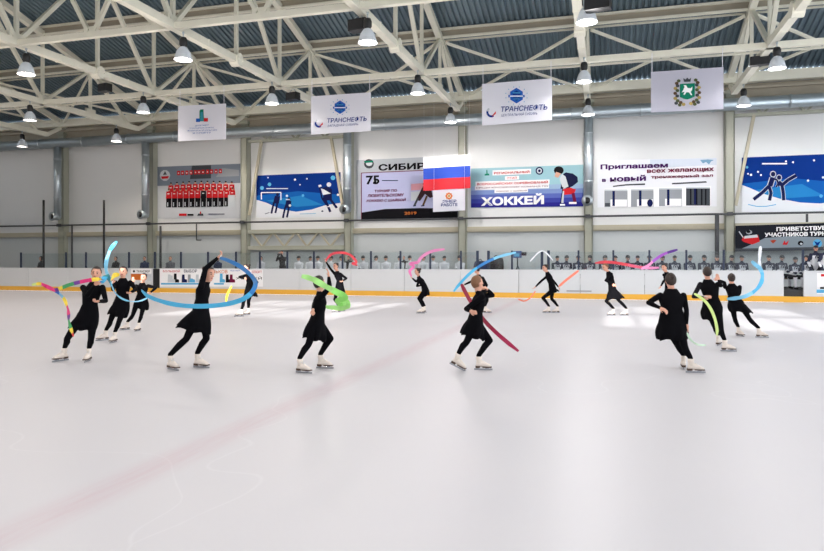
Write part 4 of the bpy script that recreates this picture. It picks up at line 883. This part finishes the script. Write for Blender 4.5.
# ================================================================ RIBBONS
def spline(P, n=10):
    P = [Vector(p) for p in P]; out = []
    for i in range(len(P) - 1):
        a, b, c, d = P[max(0, i - 1)], P[i], P[i + 1], P[min(len(P) - 1, i + 2)]
        for k in range(n):
            t = k / n
            out.append(.5 * ((2 * b) + (c - a) * t + (2 * a - 5 * b + 4 * c - d) * t * t + (3 * b - a - 3 * c + d) * t ** 3))
    return out + [P[-1]]
def rmat(name, r, g, b): return M('ribbon_' + name, srgb(r, g, b), .45, noise=.06, nscale=8)
def strip(pts, w, mats, seg=None, twist=0.0):
    mb = MB(); n = len(pts); th = .0025
    vs = []
    for i, p in enumerate(pts):
        t = (pts[min(n - 1, i + 1)] - pts[max(0, i - 1)]).normalized(); view = (p - V(0, 0, HC)).normalized()
        side = t.cross(FWD + V(.1, 0, .15)); side = side.normalized() if side.length > .05 else UP
        nn = side.cross(t).normalized(); an = twist * math.sin(i * .35); side = side * math.cos(an) + nn * math.sin(an); nn = side.cross(t).normalized()
        h = w / 2 * min(1, .55 + 4 * i / n, .55 + 4 * (n - 1 - i) / n)
        vs.append([p + side * h + nn * th, p - side * h + nn * th, p - side * h - nn * th, p + side * h - nn * th])
    for i in range(n - 1):
        m = mats[int(i / (n - 1) * len(mats) * (seg or 1)) % len(mats)]
        q = vs[i] + vs[i + 1]; f = [(0, 1, 5, 4), (1, 2, 6, 5), (2, 3, 7, 6), (3, 0, 4, 7)]
        if i == 0: f.append((3, 2, 1, 0))
        if i == n - 2: f.append((4, 5, 6, 7))
        mb.add(q, f, m, False)
    return mb
def ribbon(label, P, w, mats, hand=None, seg=None, twist=.35, extra=None):
    """P: (column,row,depth)"""
    W = [cam(*p) for p in P]; pts = spline(W)
    mb = strip(pts, w, mats, seg, twist)
    if extra:
        for E_ in extra:
            m2 = strip(spline([cam(*p) for p in E_]), w, mats, seg, twist)
            for f, k in zip(m2.f, m2.m): pass
            base = len(mb.v); mb.v += m2.v
            for f, k in zip(m2.f, m2.m): mb.f.append(tuple(i + base for i in f)); mb.m.append(mb.mi(m2.mats[k])); mb.smooth.append(False)
    o = mb.build('ribbon', loc=W[0]); tag(o, label, 'ribbon', 'gymnastic ribbons')
    if hand is not None:
        b = MB(); b.cyl(hand, W[0], .007, .005, 8); b.build('stick', whiteb, o)
    return o
z = zc_ground
R_ = dict(yel=rmat('yellow', 240, 214, 66), pink=rmat('pink', 226, 44, 122), gre=rmat('green', 60, 160, 96), blu=rmat('blue', 52, 110, 200), vio=rmat('violet', 104, 44, 140), red=rmat('red', 222, 50, 60), cyan=rmat('cyan', 70, 176, 222), lb=rmat('light_blue', 128, 200, 234), lime=rmat('lime', 174, 236, 140), yg=rmat('yellow_green', 214, 236, 146), dr=rmat('dark_red', 148, 22, 58), pk=rmat('soft_pink', 240, 150, 200), org=rmat('orange', 240, 128, 100), pur=rmat('purple', 168, 90, 200), whi=rmat('white', 236, 240, 246), red2=rmat('bright_red', 226, 70, 84))
rb = [R_['yel'], R_['gre'], R_['blu'], R_['vio'], R_['pink'], R_['red']]
HL = lambda i, k: HANDS[i][k]
ribbon('rainbow striped ribbon stretching left from the leftmost skater', [(103, 279.8, 10.5), (98, 279.2, 10.4), (90, 280, 10.4), (80, 282, 10.4), (70, 284.6, 10.4), (61, 288, 10.45), (55, 290, 10.5), (47, 286.6, 10.6), (40, 283.8, 10.6), (32, 284.8, 10.7)], .058, [R_['vio'], R_['yel'], R_['yel'], R_['pink'], R_['pink'], R_['vio'], R_['gre'], R_['gre'], R_['yel'], R_['vio'], R_['pink'], R_['pink'], R_['pink'], R_['yel'], R_['yg']], HL(0, 1))
ribbon('multicoloured tail of a rainbow ribbon hanging beside the leftmost skater', [(52, 289.5, 10.7), (58, 292.5, 10.7), (64, 299, 10.65), (67, 306, 10.6), (68.6, 314, 10.5), (69, 322, 10.4), (71, 329, 10.35), (73.6, 336.5, 10.3)], .05, [R_['blu'], R_['blu'], R_['lb'], R_['yel'], R_['yel'], R_['pink'], R_['pink'], R_['vio'], R_['gre'], R_['gre'], R_['yel'], R_['red']])
ribbon('sky blue ribbon rising above the heads of the two leftmost skaters', [(111.6, 286, 12), (109.5, 279.5, 12.1), (106.5, 272, 12.2), (106, 264, 12.2), (108.4, 254.5, 12.2), (112, 247, 12.3), (117, 241.6, 12.3)], .068, [R_['cyan'], R_['lb'], R_['lb'], R_['cyan']], HL(1, 1))
ribbon('crumpled teal and yellow ribbon between the heads of the two leftmost skaters', [(97, 277.5, 11.3), (102, 281, 11.3), (106.5, 275.5, 11.4), (109, 280.5, 11.5), (114, 275.5, 11.9), (119.5, 274.6, 12.0)], .085, [R_['blu'], R_['cyan'], rmat('teal', 52, 150, 160), rmat('teal', 0, 0, 0), R_['yel'], R_['yel']])
ribbon('thin pale blue ribbon looping round the second skater\'s waist', [(111.5, 285, 11.9), (115, 292.5, 11.6), (121, 298, 11.5), (130, 301.3, 11.6), (140, 301, 12), (149, 297, 12.6)], .03, [R_['lb']])
ribbon('big cyan blue ribbon looping wide from the raised hand of the fourth skater', [(220, 258, 9.7), (228, 260.4, 9.5), (240, 266.4, 9.3), (249.6, 274, 9.1), (255.4, 283, 8.9), (252, 292, 8.8), (243, 299, 8.8), (229, 303.6, 8.9), (212, 305.8, 9), (194, 306.2, 9.1), (177, 304.8, 9.2), (161, 301.2, 9.4), (148, 296, 9.6), (141.5, 290.5, 9.8)], .062, [rmat('strong_blue', 38, 120, 190), rmat('strong_blue', 0, 0, 0), R_['cyan'], R_['cyan'], R_['cyan']], HL(3, 1), twist=.2)
ribbon('narrow yellow green ribbon edging the right end of the big blue loop', [(254.5, 287, 17), (250, 295, 16.8), (242, 300.5, 16.6), (233, 304, 16.5), (226.6, 302.5, 16.4), (227.6, 294, 16.3), (231.8, 286, 16.2)], .055, [R_['yg'], R_['yg'], R_['yel']])
ribbon('lime green ribbon running across the head of the profile skater to a zigzag', [(301.5, 276.2, 9.3), (309, 277.8, 9.3), (317, 281.4, 9.25), (326, 286.6, 9.2), (336, 291.8, 9.2), (345.6, 297, 9.3), (338, 300.6, 9.4), (340, 303.4, 9.5), (346.6, 302, 9.5), (347.4, 306, 9.5), (340, 308, 9.6), (326, 307, 9.7)], .085, [R_['lime'], rmat('lime_bright', 150, 230, 112), R_['lime']], None, twist=.45)
ribbon('red ribbon arching over a distant skater before the left bench', [(326, 260.5, 20.4), (331, 254.6, 20.4), (340, 252.6, 20.3), (348.6, 254.2, 20.2), (353.6, 258, 20.1), (356.4, 262.4, 20), (352.6, 263.4, 20), (357.5, 265.4, 20)], .075, [R_['red2']], HL(6, 1))
ribbon('pink ribbon arching up from the knee-bending skater', [(411.5, 276.5, 19.6), (409.8, 271, 19.6), (413.6, 266.6, 19.6), (410.6, 263.5, 19.6), (417.4, 262.4, 19.5), (420.6, 258.2, 19.4), (426.6, 253.6, 19.3), (434.4, 250.6, 19.2), (444.6, 249.2, 19.1)], .085, [rmat('hot_pink', 240, 130, 190), R_['pk']], HL(7, 0))
ribbon('dark red ribbon slanting down to the right behind the light brown haired skater', [(461.3, 284, 10.7), (464.6, 290.6, 10.7), (469.5, 299.6, 10.6), (477, 311, 10.5), (485.6, 322, 10.4), (496, 332.4, 10.3), (507, 342, 10.2), (518.6, 351.2, 10.1)], .062, [R_['dr'], R_['dr'], rmat('crimson', 170, 24, 76)], None, twist=.15)
ribbon('long blue ribbon streaming up right from the distant skater in picture centre', [(453.6, 291.6, 19), (460, 283.6, 19), (468.6, 274.6, 19), (477, 267.8, 19.1), (488, 261.4, 19.2), (500, 256.4, 19.3), (516, 252.4, 19.4)], .08, [R_['cyan'], R_['cyan'], rmat('strong_blue', 0, 0, 0), R_['lb']], HL(9, 0))
ribbon('straight orange ribbon slanting up behind the skater with low arms', [(559, 286.4, 20.6), (565, 281, 20.7), (572, 275.6, 20.8), (578.6, 270.6, 20.9)], .075, [R_['org']], HL(10, 1), twist=.05)
ribbon('faint orange ribbon lying low left of the skater with low arms', [(535.4, 291, 20.4), (530, 298, 20.3), (524, 301, 20.3), (518, 299, 20.4)], .04, [R_['org']], HL(10, 0))
ribbon('long red and pink ribbon streaming left before the right-hand bench', [(659, 267.6, 19.8), (650, 268, 19.9), (640, 267.2, 20), (628, 265, 20), (616, 262.8, 20.1), (605, 262, 20.2), (595, 263.2, 20.4)], .085, [R_['pk'], rmat('pinkred', 236, 100, 130), R_['red2'], R_['red2']], None, twist=.25)
ribbon('violet and pink ribbon slanting up above the hidden skater', [(641, 269, 19.4), (648, 265.6, 19.4), (656, 259, 19.4), (665, 253.6, 19.3), (677.6, 249.6, 19.2)], .08, [R_['pk'], R_['pk'], R_['pur'], R_['pur'], rmat('deep_violet', 90, 40, 140)], None, twist=.3)
ribbon('faint pale green ribbon low beside the largest back-turned skater', [(687, 333, 9.8), (691, 340, 9.9), (698, 344.6, 10), (706, 345.2, 10.2)], .03, [rmat('pale_green', 206, 232, 206)], HL(13, 1))
ribbon('yellow green ribbon curving down the back of the tall back-turned skater', [(694.2, 293.6, 11.6), (700, 297, 11.55), (706.4, 302.6, 11.5), (711.6, 310.6, 11.5), (715.2, 320, 11.5), (717, 329, 11.5), (716.8, 335.4, 11.5)], .048, [R_['yg']], HL(14, 0), twist=.2)
ribbon('light blue ribbon curling round the rightmost skater', [(727, 299, 12.9), (736, 298.2, 12.8), (746, 296, 12.8), (755, 290.8, 12.9), (761, 283, 13), (762.4, 275.4, 13.1), (760, 268.6, 13.2), (755, 264.4, 13.2), (751.6, 261, 13.2)], .075, [R_['lb'], R_['cyan'], R_['lb']], HL(15, 1), twist=.3)
ribbon('short white ribbon standing upright above the light blue ribbon at the right', [(759.4, 269, 13.4), (759.4, 262, 13.4), (759.8, 254, 13.4), (760.6, 246, 13.4)], .06, [R_['whi']], None, twist=.5)

ribbon('faint white arched strip above the boards near the skater with low arms', [(530, 261.5, 21), (534, 257, 21), (538.5, 252.6, 21), (542.6, 251, 21), (547, 253.6, 21), (553, 260.5, 21)], .045, [R_['whi']], None, twist=.6)  # thin pale arched strip, built the same way as the ribbons
# ================================================================ BENCH
BF = .46
YBN = 30.55
for pxa, pxb, lab in ((28, 236, 'left part of the stand'), (252, 505, 'under the white-jersey players'), (552, 812, 'under the navy-shouldered players')):
    xa, xb = XatY(pxa, YBN), XatY(pxb, YBN); t = thing('player_bench', ((xa + xb) / 2, YBN, BF), 'long dark bench behind the far boards, ' + lab, 'bench', 'benches behind the boards')
    b = MB(); b.box(((xa + xb) / 2, YBN + .05, BF + .4), (xb - xa, .4, .05)); b.build('seat', flat('bench_wood', 92, 74, 56), t)
    n = max(2, int((xb - xa) / 2.2))
    for k in range(n + 1): b = MB(); b.box((xa + .1 + (xb - xa - .2) * k / n, YBN + .05, BF + .19), (.06, .32, .38)); b.build('leg', darkpipe, t)
jw = flat('jersey_white', 226, 228, 234, .8); jn = flat('jersey_navy', 26, 32, 58, .8); jb = flat('trousers_dark', 24, 26, 34, .85); helm = flat('helmet_black', 20, 22, 28, .35); gloved = flat('glove_dark', 34, 38, 58, .7); socks = flat('sock_white', 206, 208, 216, .8); jgrey = flat('jacket_grey', 96, 98, 104, .85); jblue = flat('jacket_blue', 34, 48, 84, .8); suit = flat('suit_black', 20, 20, 24, .8); helw = flat('helmet_grey', 60, 66, 84, .4)
def figure(kind, torso, sleeve, pads, lean=0.0, turn=0.0, sit=True, headwear='helmet', rnd=0, emblem=None, camera=False):
    """a bench figure at the origin facing -Y, floor at z = 0"""
    mb = MB(); bones = []; R = random.Random(rnd)
    cap = lambda a, ra, b_, rb, t: (capsule(mb, a, ra, b_, rb, 10), bones.append((Vector(a), Vector(b_), ra, rb, t)))
    hz = .54 if sit else .92
    H = V(0, .02, hz); W = V(lean * .25, -.03, hz + .2); C = V(lean * .6, -.06 - abs(lean) * .1, hz + .45); N = V(lean * .7, -.06 - abs(lean) * .1, hz + .52); hd = N + V(lean * .25, -.03, .165)
    k = 1.0; sx_ = .182 if pads else .19
    mb.loft([ellring(c, V(a * k, 0, 0), V(0, b_ * k, 0), 16) for c, a, b_ in ((H - V(0, 0, .12), .12, .1), (H, .17, .125), (W, .155, .12), (lerp(W, C, .6), .185, .13), (C, .2, .115), (N, .07, .065))])
    bones.append((H - V(0, 0, .05), W, .14, .13, 'trousers' if not pads else 'torso')); bones.append((W, lerp(W, C, .55), .13, .14, 'torso')); bones.append((lerp(W, C, .8), C, .16, .16, sleeve_t(torso, sleeve)))
    hu = UP; hf = V(math.sin(turn), -math.cos(turn), -.12).normalized()
    head(mb, bones, hd, hf, hu, 1.0); capsule(mb, N - V(0, 0, .03), .055, hd - V(0, 0, .06), .052); bones.append((N + V(0, 0, .02), hd - V(0, 0, .05), .05, .05, 'skin'))
    for s_ in (-1, 1):
        S_ = C + V(sx_ * s_, 0, -.02)
        if camera: E_ = C + V(.24 * s_, -.14, -.16); Wr = hd + V(.07 * s_, -.2, -.05)
        elif sit: E_ = C + V(.2 * s_ + R.uniform(-.015, .015), -.06, -.27); Wr = V(.13 * s_, -.33, hz + .08 + R.uniform(0, .1))
        else: E_ = C + V(.27 * s_, .02, -.29); Wr = C + V(.25 * s_, -.1, -.53)
        cap(S_, .068 if pads else .06, E_, .055, 'sleeve'); cap(E_, .055, Wr, .036, 'torso' if pads else 'sleeve')
        if pads: mb.ell(Wr + (Wr - E_).normalized() * .06, V(.06, 0, 0), V(0, .07, 0), V(0, 0, .055), 10, 7); bones.append((Wr, Wr + (Wr - E_).normalized() * .1, .06, .06, 'glove'))
        else: hand(mb, bones, Wr, Wr - E_, V(-s_, -.2, 0), 1.05, .5)
        hp = H + V(.1 * s_, 0, -.03)
        if sit: K = V(.15 * s_, -.42, .52); A_ = V(.15 * s_ + R.uniform(-.03, .03), -.4, .1)
        else: K = V(.1 * s_, -.03, .5); A_ = V(.11 * s_, 0, .09)
        cap(hp, .1, K, .075, 'trousers'); cap(K, .075 if pads else .062, lerp(K, A_, .4), .07 if pads else .058, 'shin'); cap(lerp(K, A_, .4), .07 if pads else .058, A_, .045, 'shin'); cap(A_ - V(0, -.03, .035), .05, A_ + V(0, -.15, -.05), .04, 'shoe')
    me = remeshed(mb, .0135, 4)
    paint(me, bones, hd, hf, hu, 1.0, dict(torso=torso, sleeve=sleeve, trousers=jb, shin=socks if pads else jb, shoe=blackp, glove=gloved, skin=skin, eye=eyem, lip=lipm))
    if sleeve is jn:
        n_ = len(me.polygons); P = np.empty(n_ * 3); me.polygons.foreach_get('center', P); P = P.reshape(-1, 3); ix = np.empty(n_, np.int32); me.polygons.foreach_get('material_index', ix)
        ix[(ix == 0) & (P[:, 2] > C.z - .035)] = 1; me.polygons.foreach_set('material_index', ix)
    me.name = 'person'; o = bpy.data.objects.new('person', me); COL.objects.link(o)
    b = MB(); hs = hf.cross(hu).normalized()
    if headwear == 'helmet':
        b.ell(hd + V(0, 0, .03), hs * .098, hf * .118, hu * .115, 18, 12, keep=lambda q: q.z > -.005 or (q.dot(hf) < .02 and q.z > -.07))
        b.ell(hd + V(0, 0, .034), hs * .09, hf * .108, hu * .1, 14, 8, keep=lambda q: q.z > .0); b.build('helmet', helm, o)
        b = MB()
        for j in range(5):
            a = (j - 2) * .35; p = hd + hf * .105 * math.cos(a) + hs * .085 * math.sin(a) * 1.1; b.cyl(p + V(0, 0, .035), p + V(0, 0, -.075), .004, n=5)
        for zz in (-.02, -.07): b.tube([hd + hf * .105 * math.cos(a) + hs * .094 * math.sin(a) + V(0, 0, zz) for a in (-.75, -.35, 0, .35, .75)], .004, 5)
        if rnd % 2: b.build('face_cage', steel, o)
    elif headwear == 'cap':
        b.ell(hd + V(0, 0, .035), hs * .086, hf * .103, hu * .09, 18, 12, keep=lambda q: q.z > -.01); b.ell(hd + V(0, 0, .04) + hf * .11, hs * .07, hf * .06, hu * .012, 12, 6); b.build('cap', helm, o)
    elif headwear == 'hood':
        b.ell(hd + V(0, .01, .02), hs * .1, hf * .112, hu * .125, 18, 12, keep=lambda q: q.dot(hf) < .06 or q.z > .08); b.build('hood', torso, o)
    else: b = None; add_hair(o, hd, hf, hu, 1.0, HAIR[headwear], False)
    if emblem:
        b = MB(); c = lerp(W, C, .5) + V(0, -.172, 0); pts = [c + V(.085 * math.cos(t), .02 * math.cos(t) ** 2, .085 * math.sin(t)) for t in [math.pi * i / 8 for i in range(-1, 10)]]
        b.tube(pts, .016, 6); b.ell(c + V(0, 0, .005), V(.035, 0, 0), V(0, .012, 0), V(0, 0, .035), 10, 6); b.build('chest_emblem', emblem, o)
    if camera:
        pass
    return o
def sleeve_t(t, s): return 'torso'
white_v = [figure('w', jw, jw, True, lean=l, turn=t, headwear=h, rnd=i, emblem=None) for i, (l, t, h) in enumerate(((0, .1, 'helmet'), (.06, -.3, 'helmet'), (-.07, .4, 'helmet'), (.03, .0, 'cap')))]
navy_v = [figure('n', jw, jn, True, lean=l, turn=t, headwear=h, rnd=i + 4, emblem=jn) for i, (l, t, h) in enumerate(((0, -.1, 'cap'), (.05, -.4, 'helmet'), (-.05, .3, 'cap'), (.02, .1, 'helmet')))]
used = set()
def put(v, px, Y, label, group, zf=BF, rot=0.0, sc=1.0):
    o = v if v.name not in used else copy_tree(v); used.add(v.name); used.add(o.name)
    o.location = (XatY(px, Y), Y, zf); o.scale = (sc,) * 3; o.rotation_euler = (0, 0, rot)
    return tag(o, label, 'person', group)
for i, px in enumerate((299.5, 310.6, 320, 331, 342, 354, 365.3, 376, 386.4, 399.5, 412, 423, 433.6, 444.4, 461.5)):
    lab = ORD[i] + ' white-jerseyed hockey player from the left on the left-hand bench' if i < 14 else 'white-jerseyed hockey player sitting alone below the flag, with his elbows on the boards'
    if i == 14: lab = 'white-jerseyed hockey player sitting apart at the right end of the bench'
    put(white_v[(i * 7) % 4], px, YBN + .06 * math.sin(i * 2.2), lab, 'white-jersey players on the left bench', rot=-.1 + .12 * math.sin(i * 1.7))
npx = (557, 565.4, 578.6, 589, 603.6, 615.6, 626.8, 637.2, 649.6, 661.2, 674.2, 688, 703, 716.4, 729.4, 742, 768, 779.6, 806.5)
for i, px in enumerate(npx):
    put(navy_v[(i * 5 + i // 4) % 4], px, YBN + .06 * math.sin(i * 1.9), ORD[i] + ' navy-shouldered hockey player from the left on the right-hand bench', 'navy-shouldered players on the right bench', rot=.25 - .1 * math.sin(i * 2.1))
o = put(navy_v[1], 793, 29.75, 'navy-shouldered hockey player seated in the open gate of the boards', 'navy-shouldered players on the right bench', sc=.94, rot=.3)
n_st = figure('n', jw, jn, True, sit=False, turn=-.3, headwear='cap', rnd=11, emblem=jn)
put(n_st, 814.5, 29.65, 'standing navy-shouldered hockey player, the left of the two at the right edge', 'standing navy-shouldered players', rot=.3)
put(n_st, 824.5, 29.4, 'standing navy-shouldered hockey player cut by the right edge', 'standing navy-shouldered players', rot=.4)
f_ = figure('s', suit, suit, False, sit=False, headwear='black', rnd=21, camera=True); put(f_, 282.5, 30.3, 'standing man in a black suit taking a photo behind the boards', None, sc=.93)
b = MB(); p = f_.location + V(-.035, -.3, 1.41); b.box(p, (.13, .07, .09)); b.cyl(p + V(0, -.03, 0), p + V(0, -.12, 0), .035, n=12); tag(b.build('camera', blackp, loc=p), 'small black camera held up by the man in the black suit', 'camera')
for px, col, hw, lab, z_, st in ((42.5, suit, 'hood', 'dark hooded spectator behind the boards at the left edge', .28, True), (117, suit, 'black', 'dark-clothed spectator behind the second skater\'s head', .4, True), (145.4, jblue, 'dark', 'spectator in a dark blue jacket above the left adverts', .4, True), (171, jgrey, 'light', 'fair-haired spectator in a grey jacket above the skate advert', .4, True), (219, jblue, 'dark', 'spectator in a dark blue jacket beside the raised arm of the ribbon skater', .4, True), (262, socks, 'dark', 'spectator in pale clothes at the left end of the left-hand bench', .4, True), (349, suit, 'black', 'small dark-clothed person standing behind the fifth and sixth white-jerseyed players', .5, True), (404, suit, 'black', 'small dark-clothed person standing behind the tenth white-jerseyed player', .5, True)):
    back = px in (349, 404); f_ = figure('s', col, col, False, sit=not back, headwear=hw, rnd=int(px)); put(f_, px, YBN + (.7 if back else 0), lab, 'spectators behind the far boards', rot=.2 * math.sin(px), sc=.78 if back else 1.0)
# things behind the boards near the picture centre
def bag(px, rx, rz, mat, lab):
    x = XatY(px, YBN); b = MB(); c = V(x, YBN, BF + .43 + rz)
    b.loft([ellring(c + V(dx, 0, 0), V(0, .28 * k, 0), V(0, 0, rz * k), 18) for dx, k in ((-rx, .75), (-rx * .9, .93), (-rx * .4, 1), (rx * .4, 1), (rx * .9, .93), (rx, .75))])
    o = b.build('hockey_bag', mat, loc=(x, YBN, BF + .43)); tag(o, lab, 'bag', 'bags on the bench')
    b = MB(); b.tube([c + V(-rx * .5, -.25, rz * .3), c + V(-rx * .4, -.26, rz * .9), c + V(0, -.1, rz * 1.25), c + V(rx * .4, -.26, rz * .9), c + V(rx * .5, -.25, rz * .3)], .018, 6); b.build('strap', blackp, o)
bag(481, .3, .34, jblue, 'dark blue hockey bag on the bench right of the white-jerseyed players'); bag(496.5, .3, .42, suit, 'round black hockey bag on the bench behind the blue ribbon')
p = onY(517.5, 254.5, 30.0); t = thing('video_camera', (p.x, p.y, BF), 'blue video camera on a tripod behind the boards, right of the black bag', 'video camera')
b = MB(); b.box(p, (.36, .2, .3)); b.build('body', flat('camera_blue', 44, 84, 140, .4), t)
b = MB(); b.box(p + V(-.02, -.105, -.02), (.22, .02, .14)); b.build('panel', ink['sky'], t)
b = MB(); b.cyl(p + V(.18, 0, .03), p + V(.38, -.02, .03), .07, .085, 14); b.build('lens', blackp, t)
b = MB(); b.cyl(p - V(0, 0, .15), (p.x, p.y, BF + .9), .03, n=8); b.build('post', darkpipe, t)
for k in range(3):
    a = k * 2.094 + .4; b = MB(); b.cyl((p.x, p.y, BF + .92), (p.x + .38 * math.cos(a), p.y + .38 * math.sin(a), BF), .02, n=8); b.build('leg', darkpipe, t)

# ================================================================ LIGHT AND CAMERA
def lamp(x, y, z):
    d = bpy.data.lights.new('lamp', 'SPOT'); g = min(1, max(0, (x + 31) / 17))      # beams narrowed and warmed at the left end to darken that wall
    far = y > 28
    d.energy = LW * (1.75 - .75 * g) * (.5 + (.95 if x < 2 else .4) * g if far else 1); d.spot_size = math.radians(84 + 96 * g); d.spot_blend = .5 - .15 * g; d.shadow_soft_size = .2; h = min(1, max(0, (x + 31) / 30)); d.color = (1, .83 + .13 * h, .67 + .27 * h)
    o = bpy.data.objects.new('lamp_light', d); COL.objects.link(o); o.location = (x, y, z)
    d2 = bpy.data.lights.new('lamp_uplight', 'POINT'); d2.energy = LW * .3 * (.1 + .9 * g) * (1.2 if far and x < 2 else 1.5 if 10 < y < 20 else .7); d2.shadow_soft_size = .25; d2.color = d.color
    o = bpy.data.objects.new('lamp_uplight', d2); COL.objects.link(o); o.location = (x, y, z - .1)
LW = 300
inview = []
for p, rn, nm in LAMPS: lamp(p.x, p.y, p.z - .3); inview.append((p.x, p.y))
for y in (29.7, 24.2, 18.6, 13.1, 7.6, 2.1, -3):
    for x in TRUSSX + [TRUSSX[-1] + 6]:
        if y > 15 and any(abs(x - a) < 1.5 and abs(y - c) < 1 for a, c in inview): continue
        if x > XR - 1: continue
        lamp(x + .17, y, 7.63)
sd = bpy.data.lights.new('sun', 'SUN'); sd.energy = 13.0; sd.angle = math.radians(.6); sd.color = (1, .97, .92)
so = bpy.data.objects.new('sun', sd); COL.objects.link(so); so.location = (0, -20, 15)
dirv = V(0.0, 1, -.24); so.rotation_euler = dirv.to_track_quat('-Z', 'Y').to_euler()
w = bpy.data.worlds.new('World'); S.world = w; w.use_nodes = True
bg = w.node_tree.nodes['Background']; bg.inputs['Color'].default_value = (.80, .90, 1, 1); bg.inputs['Strength'].default_value = 3.0
cd = bpy.data.cameras.new('Camera'); cd.sensor_width = 36; cd.lens = F / 824 * 36
cd.shift_y = (HY - 275.5) / 824 * 1.0
co = bpy.data.objects.new('Camera', cd); COL.objects.link(co); co.location = (0, 0, HC); co.rotation_euler = (math.pi / 2, 0, TH)
cd.clip_end = 200
S.camera = co
S.view_settings.view_transform = 'Standard'; S.view_settings.look = 'None'; S.view_settings.gamma = 1; S.view_settings.use_curve_mapping = False
S.view_settings.exposure = -.3
S.cycles.use_denoising = True
S.cycles.max_bounces = 8; S.cycles.diffuse_bounces = 5; S.cycles.transparent_max_bounces = 16
S.cycles.sample_clamp_indirect = 6
S.cycles.caustics_reflective = False; S.cycles.caustics_refractive = False
